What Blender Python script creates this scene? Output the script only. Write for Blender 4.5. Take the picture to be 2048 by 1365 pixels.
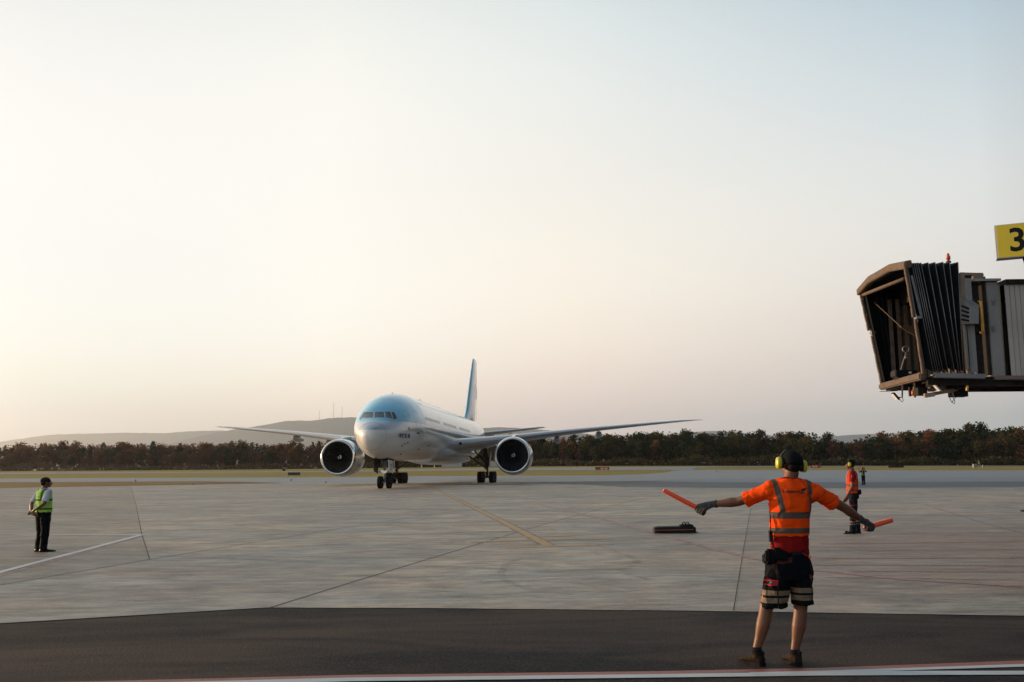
import bpy, bmesh, math, random
import numpy as np
from mathutils import Vector, Matrix, Euler
from mathutils.bvhtree import BVHTree
from mathutils.geometry import tessellate_polygon
R = math.radians
random.seed(7)
for o in list(bpy.data.objects): bpy.data.objects.remove(o)
SC = bpy.context.scene
COL = SC.collection

# ------------------------------------------------------------------ camera
CF, CPITCH, CROLL, CH = 1886.6, 0.1346, -0.010, 1.612      # focal length in pixels of a 2048 px wide frame
_r = Vector((1, 0, 0)); _f = Vector((0, math.cos(CPITCH), math.sin(CPITCH))); _u = Vector((0, -math.sin(CPITCH), math.cos(CPITCH)))
_c, _s = math.cos(CROLL), math.sin(CROLL)
cam_d = bpy.data.cameras.new('camera'); cam = bpy.data.objects.new('camera', cam_d); COL.objects.link(cam)
cx, cy, cz = _c*_r + _s*_u, -_s*_r + _c*_u, -_f
M = Matrix((( cx.x, cy.x, cz.x, 0), (cx.y, cy.y, cz.y, 0), (cx.z, cy.z, cz.z, CH), (0, 0, 0, 1)))
cam.matrix_world = M
cam_d.sensor_width = 36; cam_d.lens = 36*CF/2048; cam_d.clip_start = 0.1; cam_d.clip_end = 60000
SC.camera = cam

def ray(u, v):
    a, b = u-1024, v-682.5
    x = a*_c + b*_s; y = -a*_s + b*_c
    return Vector((x, CF*math.cos(CPITCH) + y*math.sin(CPITCH), CF*math.sin(CPITCH) - y*math.cos(CPITCH)))
KS = [-.60, -.543, -.225, -.013, .146, .543, .60]; KV = [.0089, .0089, .0086, .0105, .0103, .0063, .0063]
def hgt(x, y):                                              # the ground: level apron, then a slow rise to the wood
    if y <= 130: return 0.0
    return (min(y, 460)-130)*float(np.interp(x/y, KS, KV))
def G(u, v, dz=0.0):                                        # ground point seen at a pixel of the photograph
    d = ray(u, v); lo, hi = 2.0, 460.0
    f = lambda Y: CH + d.z/d.y*Y - hgt(d.x/d.y*Y, Y)
    if f(hi) > 0: Y = hi
    else:
        for _ in range(50):
            m = (lo+hi)/2
            if f(m) > 0: lo = m
            else: hi = m
        Y = lo
    X = d.x/d.y*Y
    return Vector((X, Y, hgt(X, Y)+dz))
def W(u, v, Y):                                             # point at depth Y seen at a pixel
    d = ray(u, v); return Vector((d.x/d.y*Y, Y, CH + d.z/d.y*Y))

# ------------------------------------------------------------------ sun, sky, exposure
SUN_AZ, SUN_EL = R(-66), R(5.5)                              # azimuth from +Y, negative to the left
sdir = Vector((math.sin(SUN_AZ)*math.cos(SUN_EL), math.cos(SUN_AZ)*math.cos(SUN_EL), math.sin(SUN_EL)))
sun_d = bpy.data.lights.new('sun', 'SUN'); sun_d.energy = 5.0; sun_d.angle = R(0.8); sun_d.color = (1.0, .64, .35)
sun = bpy.data.objects.new('sun', sun_d); COL.objects.link(sun)
sun.rotation_euler = sdir.to_track_quat('Z', 'Y').to_euler()
SC.view_settings.view_transform = 'Standard'; SC.view_settings.look = 'None'
SC.view_settings.exposure = 0.0; SC.view_settings.gamma = 1.0
w = bpy.data.worlds.new('World'); SC.world = w; w.use_nodes = True
N, L = w.node_tree.nodes, w.node_tree.links; N.clear()
def wn(t, **k):
    n = N.new(t)
    for a, b in k.items(): setattr(n, a, b)
    return n
def wmath(op, a, b=None, c=None, clamp=False):
    n = wn('ShaderNodeMath', operation=op, use_clamp=clamp)
    for i, x in enumerate((a, b, c)):
        if x is None: continue
        if isinstance(x, (int, float)): n.inputs[i].default_value = x
        else: L.new(x, n.inputs[i])
    return n.outputs[0]
sky = wn('ShaderNodeTexSky', sky_type='NISHITA', sun_disc=False)
sky.sun_elevation = SUN_EL; sky.sun_rotation = SUN_AZ; sky.air_density = 1.2; sky.dust_density = 3.0; sky.ozone_density = 1.5
tc = wn('ShaderNodeTexCoord'); nrm = wn('ShaderNodeVectorMath', operation='NORMALIZE'); L.new(tc.outputs['Generated'], nrm.inputs[0])
sep = wn('ShaderNodeSeparateXYZ'); L.new(nrm.outputs[0], sep.inputs[0])
dt = wn('ShaderNodeVectorMath', operation='DOT_PRODUCT'); L.new(nrm.outputs[0], dt.inputs[0]); dt.inputs[1].default_value = (math.sin(SUN_AZ), math.cos(SUN_AZ), 0)
sz = wmath('MAXIMUM', sep.outputs[2], 0.0)
hor = wmath('SQRT', wmath('MAXIMUM', wmath('SUBTRACT', 1.0, wmath('MULTIPLY', sz, sz)), 0.01))
s_ = wmath('DIVIDE', dt.outputs['Value'], hor)               # cosine of the azimuth from the sun
def lin(c): return tuple(((x/255)/12.92 if x/255 <= .04045 else ((x/255+.055)/1.055)**2.4) for x in c)
def ramp(stops):
    n = wn('ShaderNodeValToRGB'); e = n.color_ramp; e.interpolation = 'B_SPLINE'
    while len(e.elements) < len(stops): e.elements.new(.5)
    for el, (p, c) in zip(e.elements, stops): el.position = p; el.color = (*[x/2.5 for x in c], 1)
    L.new(wmath('POWER', sz, 0.6), n.inputs[0]); return n.outputs[0]
def P(deg): return max(0, math.sin(R(deg)))**0.6
# hazy evening sky, from the sunny side round to the far side: colours by height above the horizon
SKYL = {"l": [[0.7295, 0.7418, 0.7537], [0.7712, 0.8188, 0.8785], [0.9743, 1.0455, 0.9574], [1.0402, 1.0924, 1.048], [0.9769, 1.0072, 1.0261], [1.0573, 1.0594, 1.0062], [0.9377, 0.9398, 0.9315], [0.402, 0.552, 0.6445]], "c": [[1.3298, 1.0338, 0.9394], [1.4249, 1.1131, 1.016], [1.2794, 1.0298, 0.8773], [1.2979, 1.1336, 0.9495], [1.2252, 1.137, 0.9869], [1.0416, 0.9995, 0.9241], [0.9269, 0.993, 0.9786], [0.305, 0.4452, 0.5395]], "r": [[1.0613, 1.0775, 1.014], [1.1399, 1.1728, 1.0916], [0.9694, 0.8622, 0.8175], [0.949, 0.8421, 0.7749], [0.9793, 0.9519, 0.8956], [0.8594, 0.9096, 0.9086], [0.4693, 0.631, 0.7431], [0.2307, 0.3515, 0.4564]], "m": [[1.4751, 1.1059, 0.8877], [1.572, 1.205, 0.9957], [1.4354, 1.2269, 0.9755], [1.3024, 1.2743, 1.1447], [1.224, 1.1714, 1.0812], [1.1177, 1.0888, 1.0235], [1.0842, 1.0732, 0.9957], [0.35350000000000004, 0.49860000000000004, 0.592]]}
EL = (0, 2, 4.5, 7.5, 12, 18, 27, 50)
SKY = {k: [(P(e), c) for e, c in zip(EL, v)] + [(1, (.26, .35, .47))] for k, v in SKYL.items()}
cl, cm_, cc, cr = ramp(SKY['l']), ramp(SKY['m']), ramp(SKY['c']), ramp(SKY['r'])
def mixc(f, a, b, mode='MIX'):
    n = wn('ShaderNodeMix', data_type='RGBA', blend_type=mode)
    for i, x in ((0, f), (6, a), (7, b)):
        if isinstance(x, (int, float)): n.inputs[i].default_value = x
        elif isinstance(x, tuple): n.inputs[i].default_value = x
        else: L.new(x, n.inputs[i])
    return n.outputs[2]
SL, SM_, SCn, SR = math.cos(R(66-27.3)), math.cos(R(66-11.2)), math.cos(R(66+3.2)), math.cos(R(66+27.3))
t1 = wmath('DIVIDE', wmath('SUBTRACT', s_, SR), SCn-SR, clamp=True)
tm = wmath('DIVIDE', wmath('SUBTRACT', s_, SCn), SM_-SCn, clamp=True)
t2 = wmath('DIVIDE', wmath('SUBTRACT', s_, SM_), SL-SM_, clamp=True)
grad = mixc(t2, mixc(tm, mixc(t1, cr, cc), cm_), cl)
t3 = wmath('DIVIDE', wmath('SUBTRACT', s_, SL), 1-SL, clamp=True)          # brighter and warmer towards the sun itself
low = wmath('POWER', wmath('SUBTRACT', 1.0, sz), 6.0)
gl = wmath('MULTIPLY', wmath('MULTIPLY', t3, t3), low)
grad = mixc(gl, grad, (.95, .68, .38, 1))
tb = wmath('DIVIDE', wmath('SUBTRACT', SR, s_), 1+SR, clamp=True)           # dimmer behind the viewer
grad = mixc(wmath('POWER', tb, .7), grad, (.10/2.5, .125/2.5, .17/2.5, 1))
g10 = wn('ShaderNodeVectorMath', operation='SCALE'); L.new(grad, g10.inputs[0]); g10.inputs['Scale'].default_value = 25.0
full = mixc(0.92, sky.outputs[0], g10.outputs[0])
bg = wn('ShaderNodeBackground'); bg.inputs[1].default_value = 0.1; L.new(full, bg.inputs[0])
wo = wn('ShaderNodeOutputWorld'); L.new(bg.outputs[0], wo.inputs[0])
SC.cycles.max_bounces = 6; SC.cycles.volume_bounces = 0; SC.cycles.volume_max_steps = 64
SC.cycles.use_denoising = True

# ------------------------------------------------------------------ helpers
def tag(o, label=None, cat=None, group=None, kind=None):
    for k, v in (('label', label), ('category', cat), ('group', group), ('kind', kind)):
        if v: o[k] = v
    return o
def empty(name, loc=(0, 0, 0), rz=0, **k):
    o = bpy.data.objects.new(name, None); COL.objects.link(o); o.location = loc; o.rotation_euler = (0, 0, rz); o.empty_display_size = .3
    return tag(o, **k)
def link(name, me, mat=None, parent=None, smooth=False, **k):
    o = bpy.data.objects.new(name, me); COL.objects.link(o)
    if mat is not None:
        me.materials.clear()
        for m in (mat if isinstance(mat, (list, tuple)) else [mat]): me.materials.append(m)
    if parent is not None: o.parent = parent
    if smooth is not None: me.polygons.foreach_set('use_smooth', [bool(smooth)]*len(me.polygons))
    return tag(o, **k)
class MB:
    def __init__(s): s.v, s.f, s.m = [], [], []
    def add(s, vs, fs, mi=0):
        n = len(s.v); s.v += [tuple(v) for v in vs]; s.f += [tuple(i+n for i in f) for f in fs]; s.m += [mi]*len(fs); return s
    def box(s, c, d, rot=None, mi=0, taper=1.0):
        c = Vector(c); h = [x/2 for x in d]; vs = []
        for z in (-1, 1):
            t = taper if z > 0 else 1
            for x, y in ((-1, -1), (1, -1), (1, 1), (-1, 1)):
                p = Vector((x*h[0]*t, y*h[1]*t, z*h[2]))
                if rot is not None: p = rot @ p
                vs.append(c+p)
        return s.add(vs, [(3, 2, 1, 0), (4, 5, 6, 7), (0, 1, 5, 4), (1, 2, 6, 5), (2, 3, 7, 6), (3, 0, 4, 7)], mi)
    def hexa(s, p, mi=0):                                   # 8 corners, bottom loop then top loop
        return s.add(p, [(3, 2, 1, 0), (4, 5, 6, 7), (0, 1, 5, 4), (1, 2, 6, 5), (2, 3, 7, 6), (3, 0, 4, 7)], mi)
    def beam(s, a, b, wd, hg=None, mi=0, up=Vector((0, 0, 1))):
        a, b = Vector(a), Vector(b); d = (b-a).normalized(); hg = hg or wd
        if abs(d.dot(up)) > .95: up = Vector((0, 1, 0))
        x = d.cross(up).normalized(); z = x.cross(d).normalized()
        vs = [q + x*sx*wd/2 + z*sz_*hg/2 for q in (a, b) for sx, sz_ in ((-1, -1), (1, -1), (1, 1), (-1, 1))]
        return s.add(vs, [(0, 1, 2, 3), (7, 6, 5, 4), (4, 5, 1, 0), (5, 6, 2, 1), (6, 7, 3, 2), (7, 4, 0, 3)], mi)
    def tube(s, pts, rad, n=10, mi=0, caps=True):
        pts = [Vector(p) for p in pts]
        rad = rad if isinstance(rad, (list, tuple)) else [rad]*len(pts)
        ref = None; rings = []
        for i, p in enumerate(pts):
            d = (pts[min(i+1, len(pts)-1)] - pts[max(i-1, 0)]).normalized()
            if ref is None:
                ref = d.cross(Vector((0, 0, 1)) if abs(d.z) < .9 else Vector((1, 0, 0))).normalized()
            ref = (ref - d*ref.dot(d)).normalized(); q = d.cross(ref)
            r = rad[i]; rx, ry = r if isinstance(r, (tuple, list)) else (r, r)
            rings.append([p + ref*rx*math.cos(2*math.pi*k/n) + q*ry*math.sin(2*math.pi*k/n) for k in range(n)])
        return s.loft(rings, mi, caps)
    def loft(s, rings, mi=0, caps=True, closed=True):
        n = len(rings[0]); vs = [v for r in rings for v in r]; fs = []
        for i in range(len(rings)-1):
            for k in range(n if closed else n-1):
                k2 = (k+1) % n
                fs.append((i*n+k, i*n+k2, (i+1)*n+k2, (i+1)*n+k))
        if caps:
            fs.append(tuple(range(n-1, -1, -1))); fs.append(tuple((len(rings)-1)*n+k for k in range(n)))
        return s.add(vs, fs, mi)
    def lathe(s, prof, n=32, o=(0, 0, 0), ax=(0, 0, 1), mi=0):           # profile: (along, radius)
        o = Vector(o); ax = Vector(ax).normalized(); x = ax.orthogonal().normalized(); y = ax.cross(x)
        return s.loft([[o + ax*h + (x*math.cos(2*math.pi*k/n) + y*math.sin(2*math.pi*k/n))*max(r, 1e-4) for k in range(n)] for h, r in prof], mi, caps=False)
    def ball(s, c, r, n=12, m=8, mi=0, rot=None):
        c = Vector(c); rx, ry, rz = (r, r, r) if isinstance(r, (int, float)) else r; rings = []
        for i in range(m+1):
            t = math.pi*i/m; t = min(max(t, .06), math.pi-.06); ring = []
            for k in range(n):
                p = Vector((rx*math.sin(t)*math.cos(2*math.pi*k/n), ry*math.sin(t)*math.sin(2*math.pi*k/n), -rz*math.cos(t)))
                ring.append(c + (rot @ p if rot is not None else p))
            rings.append(ring)
        return s.loft(rings, mi)
    def ring(s, c, ax, R1, r, n=24, m=8, mi=0):              # torus
        c = Vector(c); ax = Vector(ax).normalized(); x = ax.orthogonal().normalized(); y = ax.cross(x); vs, fs = [], []
        for i in range(n):
            a = 2*math.pi*i/n; d = x*math.cos(a)+y*math.sin(a)
            for k in range(m):
                b = 2*math.pi*k/m; vs.append(c + d*(R1+r*math.cos(b)) + ax*r*math.sin(b))
        for i in range(n):
            for k in range(m): fs.append((i*m+k, ((i+1) % n)*m+k, ((i+1) % n)*m+(k+1) % m, i*m+(k+1) % m))
        return s.add(vs, fs, mi)
    def mesh(s, name='mesh', fix=True):
        me = bpy.data.meshes.new(name); me.from_pydata(s.v, [], s.f); me.polygons.foreach_set('material_index', s.m)
        if fix:
            bm = bmesh.new(); bm.from_mesh(me); bmesh.ops.recalc_face_normals(bm, faces=bm.faces); bm.to_mesh(me); bm.free()
        me.update(); return me
    def build(s, name, mat, parent=None, smooth=False, bevel=0, fix=True, **k):
        me = s.mesh(name, fix)
        if bevel:
            bm = bmesh.new(); bm.from_mesh(me)
            bmesh.ops.bevel(bm, geom=[e for e in bm.edges if e.is_manifold and e.calc_face_angle(0) > .5], offset=bevel, segments=2, affect='EDGES', clamp_overlap=True)
            bm.to_mesh(me); bm.free()
        o = link(name, me, mat, parent, smooth, **k)
        if smooth == 'auto':
            me.polygons.foreach_set('use_smooth', [True]*len(me.polygons))
            bm = bmesh.new(); bm.from_mesh(me)
            for e in bm.edges:
                if len(e.link_faces) == 2 and e.calc_face_angle(0) > .7: e.smooth = False
            bm.to_mesh(me); bm.free()
        return o
def copy_tree(o, parent=None):
    c = o.copy(); COL.objects.link(c)
    if parent is not None: c.parent = parent
    for ch in o.children: copy_tree(ch, c)
    return c

# materials ---------------------------------------------------------------
class NT:
    def __init__(s, name):
        s.m = bpy.data.materials.new(name); s.m.use_nodes = True; s.n = s.m.node_tree.nodes; s.l = s.m.node_tree.links
        s.b = s.n['Principled BSDF']; s.out = s.n['Material Output']
        s.tc = s.n.new('ShaderNodeTexCoord')
    def node(s, t, **k):
        n = s.n.new(t)
        for a, b in k.items(): setattr(n, a, b)
        return n
    def put(s, sock, x):
        if isinstance(x, (int, float)): sock.default_value = x
        elif isinstance(x, (tuple, list)): sock.default_value = (*x, 1) if len(x) == 3 and len(sock.default_value) == 4 else x
        else: s.l.new(x, sock)
    def math(s, op, a, b=0.0, clamp=False):
        n = s.node('ShaderNodeMath', operation=op, use_clamp=clamp); s.put(n.inputs[0], a); s.put(n.inputs[1], b); return n.outputs[0]
    def mix(s, f, a, b, mode='MIX'):
        n = s.node('ShaderNodeMix', data_type='RGBA', blend_type=mode); s.put(n.inputs[0], f); s.put(n.inputs[6], a); s.put(n.inputs[7], b); return n.outputs[2]
    def map(s, scale=(1, 1, 1), rot=(0, 0, 0), loc=(0, 0, 0), src=None):
        n = s.node('ShaderNodeMapping'); n.inputs['Scale'].default_value = scale; n.inputs['Rotation'].default_value = rot; n.inputs['Location'].default_value = loc
        s.l.new(src if src is not None else s.tc.outputs['Object'], n.inputs[0]); return n.outputs[0]
    def noise(s, scale, detail=4, vec=None, rough=.55, dist=0):
        n = s.node('ShaderNodeTexNoise'); n.inputs['Scale'].default_value = scale; n.inputs['Detail'].default_value = detail; n.inputs['Roughness'].default_value = rough; n.inputs['Distortion'].default_value = dist
        s.l.new(vec if vec is not None else s.tc.outputs['Object'], n.inputs['Vector']); return n.outputs[0]
    def rng(s, x, a, b, c=0.0, d=1.0):
        n = s.node('ShaderNodeMapRange'); s.put(n.inputs[0], x)
        for i, q in enumerate((a, b, c, d)): n.inputs[i+1].default_value = q
        return n.outputs[0]
    def xyz(s, src=None):
        n = s.node('ShaderNodeSeparateXYZ'); s.l.new(src if src is not None else s.tc.outputs['Object'], n.inputs[0]); return n.outputs
    def bump(s, h, strength=.3, dist=.02):
        n = s.node('ShaderNodeBump'); n.inputs['Strength'].default_value = strength; n.inputs['Distance'].default_value = dist; s.l.new(h, n.inputs['Height']); s.l.new(n.outputs[0], s.b.inputs['Normal'])
    def set(s, **k):
        names = {'color': 'Base Color', 'rough': 'Roughness', 'metal': 'Metallic', 'spec': 'Specular IOR Level', 'coat': 'Coat Weight', 'coatr': 'Coat Roughness', 'emit': 'Emission Color', 'es': 'Emission Strength', 'alpha': 'Alpha', 'trans': 'Transmission Weight', 'sss': 'Subsurface Weight', 'sheen': 'Sheen Weight', 'ior': 'IOR'}
        for a, b in k.items(): s.put(s.b.inputs[names[a]], b)
        return s.m
def simple(name, col, rough=.6, metal=0.0, var=.25, scale=8.0, spec=.5, bump=0.0, **k):
    t = NT(name); n = t.noise(scale, 5)
    c = t.mix(t.rng(n, .3, .7), tuple(x*(1-var) for x in col), tuple(min(1, x*(1+var)) for x in col))
    t.set(color=c, rough=t.rng(n, .2, .8, max(0, rough-.08), min(1, rough+.08)), metal=metal, spec=spec, **k)
    if bump: t.bump(t.noise(scale*6, 4), bump, .005)
    return t.m

# ------------------------------------------------------------------ haze
def interp_poly(pts, u):
    xs = [p[0] for p in pts]; ys = [p[1] for p in pts]; return float(np.interp(u, xs, ys))

# ------------------------------------------------------------------ ground
t = NT('grass_field'); X = t.xyz()
n1 = t.noise(.05, 5, t.map((.35, 1, 1))); n2 = t.noise(.9, 4, t.map((.3, 1, 1)))
c = t.mix(t.rng(n1, .35, .65), (.235, .19, .045), (.32, .255, .065)); c = t.mix(t.rng(n2, .45, .8), c, (.20, .135, .035))
t.set(color=c, rough=.95, spec=.1); t.bump(t.noise(3, 4), .6, .1); M_GRASS = t.m
t = NT('dry_grass'); n1 = t.noise(.3, 5, t.map((.3, 1, 1)))
t.set(color=t.mix(t.rng(n1, .3, .7), (.15, .085, .025), (.24, .16, .045)), rough=.95, spec=.1); M_DRY = t.m

def concrete_mat(name, ca, cb, cc_, streak=1.0, rough=.62, red=False):
    t = NT(name)
    big = t.noise(.09, 6, t.map((1, 1.4, 1), rot=(0, 0, R(12))), .6, 1.0)
    mid = t.noise(.8, 10, t.map((.6, 1.0, 1)), .72, .5)
    fine = t.noise(2.6, 8, t.map((.45, 1.2, 1)), .75)
    hue = t.noise(.5, 6, t.map((.5, 1, 1), loc=(31, 7, 0)), .7)
    brk = t.noise(7.0, 5, t.map((.3, 1.2, 1)), .7)
    pore = t.noise(28, 3, None, .7)
    c = t.mix(t.rng(big, .42, .58), ca, cb)
    c = t.mix(t.math('MULTIPLY', t.rng(hue, .42, .62), .85), c, cc_)
    k = t.math('ADD', t.math('MULTIPLY', t.math('SUBTRACT', mid, .5), 2.3*streak), t.math('MULTIPLY', t.math('SUBTRACT', fine, .5), 2.8*streak))
    k = t.math('ADD', k, t.math('MULTIPLY', t.math('SUBTRACT', brk, .5), 1.3*streak))
    k = t.math('ADD', k, t.math('MULTIPLY', t.math('SUBTRACT', pore, .5), .8*streak))
    sc = t.node('ShaderNodeVectorMath', operation='SCALE'); t.l.new(c, sc.inputs[0]); t.l.new(t.math('MAXIMUM', t.math('ADD', k, 1.0), .3), sc.inputs['Scale']); c = sc.outputs[0]
    # faint wheel tracks and scrubbed turning marks
    v = t.node('ShaderNodeTexWave', wave_type='RINGS', rings_direction='Z'); v.inputs['Scale'].default_value = .035; v.inputs['Distortion'].default_value = 9; v.inputs['Detail'].default_value = 3; v.inputs['Detail Scale'].default_value = .35
    t.l.new(t.map((1, 1, 1), loc=(9, -15, 0)), v.inputs[0])
    c = t.mix(t.math('MULTIPLY', t.rng(v.outputs[1], .95, 1.0), .10), c, tuple(x*.5 for x in ca))
    if red:                                                 # the big pours between the joints differ in tone
        def side(p, q_):
            a, b_ = G(*p), G(*q_); nx, ny = (b_.y-a.y), -(b_.x-a.x); l_ = math.hypot(nx, ny); nx, ny = nx/l_, ny/l_
            x, y, z = t.xyz(); return t.rng(t.math('ADD', t.math('ADD', t.math('MULTIPLY', x, nx), t.math('MULTIPLY', y, ny)), -(a.x*nx+a.y*ny)), -.01, .01)
        rt1 = side((299, 1119), (262, 974)); up2 = side((700, 1054.5), (0, 1171.5)); rt3 = side((700, 1167), (1127, 1039)); rt4 = side((1467, 1223), (1502, 1016))
        mA = t.math('MULTIPLY', t.math('SUBTRACT', 1.0, rt1), up2)
        c = t.mix(t.math('MULTIPLY', mA, .9), c, (.80, .79, .77), 'MULTIPLY'); c = t.mix(rt3, c, (1.06, 1.05, 1.04), 'MULTIPLY'); c = t.mix(t.math('MULTIPLY', rt4, .9), c, (.93, .90, .90), 'MULTIPLY')
    if red:                                                 # worn-off red paint rubbed into the concrete, right of the stand
        x, y, z = t.xyz()
        m1 = t.math('MULTIPLY', t.rng(x, 3.5, 9.5), t.rng(y, 26, 21))
        m1 = t.math('MULTIPLY', m1, t.rng(y, 10.5, 13))
        m1 = t.math('MULTIPLY', m1, t.rng(t.noise(2.5, 5, t.map((.07, 1.3, 1))), .42, .62))
        c = t.mix(t.math('MULTIPLY', m1, .42), c, (.20, .075, .055))
        m2 = t.math('MULTIPLY', t.rng(x, 1, 8), t.math('MULTIPLY', t.rng(y, 32, 24), t.rng(y, 11, 14)))
        c = t.mix(t.math('MULTIPLY', m2, .25), c, (.22, .15, .13))
    t.set(color=c, rough=t.math('ADD', t.math('MULTIPLY', t.rng(fine, .3, .7), .16), rough-.06), spec=.35)
    b = t.math('ADD', t.math('MULTIPLY', fine, .7), t.math('MULTIPLY', pore, .3)); t.bump(b, .35, .012)
    return t.m
M_CONC = concrete_mat('apron_concrete', (.226, .198, .162), (.348, .278, .203), (.222, .228, .208), red=True)
M_TAXI = concrete_mat('taxiway_asphalt', (.135, .155, .170), (.165, .180, .190), (.15, .165, .18), streak=.5, rough=.55)
M_RWY = concrete_mat('runway_asphalt', (.17, .17, .175), (.21, .20, .20), (.18, .18, .18), streak=.4)
M_DARKSTRIP = concrete_mat('dark_asphalt_strip', (.055, .055, .062), (.08, .08, .088), (.07, .066, .07), streak=.6, rough=.6)
t = NT('road_asphalt')
agg = t.node('ShaderNodeTexVoronoi'); agg.inputs['Scale'].default_value = 42; t.l.new(t.tc.outputs['Object'], agg.inputs[0])
agg2 = t.noise(45, 6, None, .9); big = t.noise(.7, 6, t.map((.35, 1, 1)), .65, .8); med = t.noise(3, 8, t.map((.5, 1, 1)), .75)
c = t.mix(t.rng(big, .40, .60), (.006, .008, .012), (.058, .042, .034)); c = t.mix(t.math('MULTIPLY', t.rng(med, .45, .7), .25), c, (.060, .046, .038))
c = t.mix(t.math('MULTIPLY', t.rng(agg.outputs['Color'], .6, 1), .35), c, (.085, .072, .060)); c = t.mix(t.math('MULTIPLY', t.rng(agg2, .55, .68), .75), c, (.17, .14, .115))
c = t.mix(t.math('MULTIPLY', t.rng(agg2, .48, .36), .8), c, (.004, .004, .005))
t.set(color=c, rough=.85, spec=.12); t.bump(t.math('ADD', agg.outputs['Distance'], agg2), .7, .006); M_ROAD = t.m

ss = sorted(set([round(-3+.25*i, 3) for i in range(9)] + [round(-.8+.04*i, 3) for i in range(41)] + [1, 1.25, 1.5, 1.75, 2, 2.5, 3]))
ys = [-80, -40, -10, 0, 10, 20, 40, 60, 80, 100, 115, 130] + [130+10*i for i in range(1, 34)] + [520, 700, 1000, 1500, 2500, 5000, 10000, 21500]
vs, fs = [], []
for y in ys:
    for s0 in ss:
        q = max(y, 130); sx = s0 if y <= 400 else max(-.9, min(.9, s0))
        x = sx*q; vs.append((x, y, hgt(max(-.6*q, min(.6*q, x)), y)-.03))
nn = len(ss)
for i in range(len(ys)-1):
    for k in range(nn-1): fs.append((i*nn+k, i*nn+k+1, (i+1)*nn+k+1, (i+1)*nn+k))
b = MB(); b.add(vs, fs); b.build('ground', M_GRASS, smooth=False, kind='structure')

def strip(name, up, lo, mat, dz, rows=4, nu=70, u0=-350, u1=2400, **k):
    b = MB(); vs, fs = [], []
    us = sorted(set([u0+(u1-u0)*i/nu for i in range(nu+1)] + [p[0] for p in up+lo if u0 < p[0] < u1]))
    for u in us:
        a, c_ = interp_poly(up, u), interp_poly(lo, u)
        for r in range(rows+1): vs.append(G(u, c_+(a-c_)*(r/rows)**.5 if False else c_+(a-c_)*r/rows, dz))
    m = rows+1
    for i in range(len(us)-1):
        for r in range(rows): fs.append((i*m+r, (i+1)*m+r, (i+1)*m+r+1, i*m+r+1))
    b.add(vs, fs); return b.build(name, mat, **k)
ROADEDGE = [(-350, 1270), (0, 1248), (530, 1216.5), (860, 1217.5), (1400, 1223), (2048, 1233), (2400, 1239)]
APEDGE = [(-350, 982), (0, 975.5), (200, 972.5), (400, 969), (560, 966.7), (1000, 966), (1158, 969), (1250, 974.5), (1560, 976.5), (2048, 974), (2400, 974)]
# near road: a big sheet under everything close
b = MB(); b.add([(-75, -75, 0), (75, -75, 0), (75, 14, 0), (-75, 14, 0)], [(0, 1, 2, 3)]); b.build('road', M_ROAD, kind='structure')
strip('apron', APEDGE, ROADEDGE, M_CONC, .006, rows=24, nu=150, u0=-2300, u1=4400, kind='structure')
TAXUP = [(-350, 960), (0, 957.6), (700, 954.8), (860, 952.4), (1211, 951), (1285, 949), (1325, 946.2), (1336, 944.4), (1350, 941.5), (1400, 940.3), (2048, 941), (2400, 942)]
strip('taxiway', TAXUP, [(p[0], p[1]+3) for p in APEDGE], M_TAXI, -.004, rows=8, nu=120, u0=-1600, u1=3700, kind='structure')
strip('grass_verge', [(-350, 966), (0, 965.2), (400, 963.4), (480, 964.3), (530, 965.5), (562, 966.6)], [(-350, 982.5), (0, 976.2), (200, 973), (400, 969.6), (480, 968), (562, 966.8)], M_DRY, .03, rows=2, u1=562, kind='structure')
strip('dark_asphalt_band', [(1000, 965), (1160, 963.4), (1272, 962.3), (1353, 964.5), (1560, 965.5), (2400, 962)], [(1000, 965.6), (1158, 969.3), (1250, 975), (1560, 977), (2048, 974.5), (2400, 974.5)], M_DARKSTRIP, .012, rows=3, u0=1000, kind='structure')
strip('forest_floor', [(-350, 880), (2400, 880)], [(-350, 943), (0, 942.6), (600, 938.2), (1000, 933.2), (1300, 931.6), (2048, 931), (2400, 931)], simple('leaf_litter', (.05, .032, .018), .95, scale=.4), .02, rows=2, kind='structure') if False else None
strip('runway', [(-350, 947.5), (0, 946), (600, 943), (1000, 936.9), (1200, 935), (1340, 934), (1420, 932.6), (1600, 931.7), (2048, 931), (2400, 931)],
      [(-350, 951), (0, 948.8), (600, 944.6), (1000, 940.6), (1200, 941), (1385, 940.6), (1392, 936.0), (1440, 934.2), (1600, 933.2), (2048, 932.6), (2400, 932.6)], M_RWY, 0, rows=2, kind='structure')

# painted markings: each a thin sheet above the apron
def paint(name, col, wear=.5, scale=3.0):
    t = NT(name); n1 = t.noise(scale, 6, t.map((.35, 1.6, 1)), .7); n2 = t.noise(scale*9, 3, None, .7)
    m = t.math('ADD', t.math('MULTIPLY', n1, .65), t.math('MULTIPLY', n2, .35))
    a = t.rng(m, wear-.10, wear+.04)
    t.set(color=t.mix(t.rng(n1, .3, .7), col, tuple(x*.75 for x in col)), rough=.6, alpha=a); return t.m
M_WHITE = paint('white_paint', (.52, .56, .58), .38); M_WHITE2 = paint('worn_white_paint', (.25, .26, .26), .54)
M_WROAD = paint('road_white_paint', (.50, .55, .56), .34, 9); M_RROAD = paint('road_red_paint', (.30, .085, .06), .40, 9)
M_YEL = paint('yellow_paint', (.40, .23, .06), .40); M_YELW = paint('worn_yellow_paint', (.34, .22, .09), .46)
M_RED = paint('faded_red_paint', (.34, .19, .165), .45, 2.0); M_RED2 = paint('worn_red_paint', (.33, .20, .17), .51, 2.0)
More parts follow.
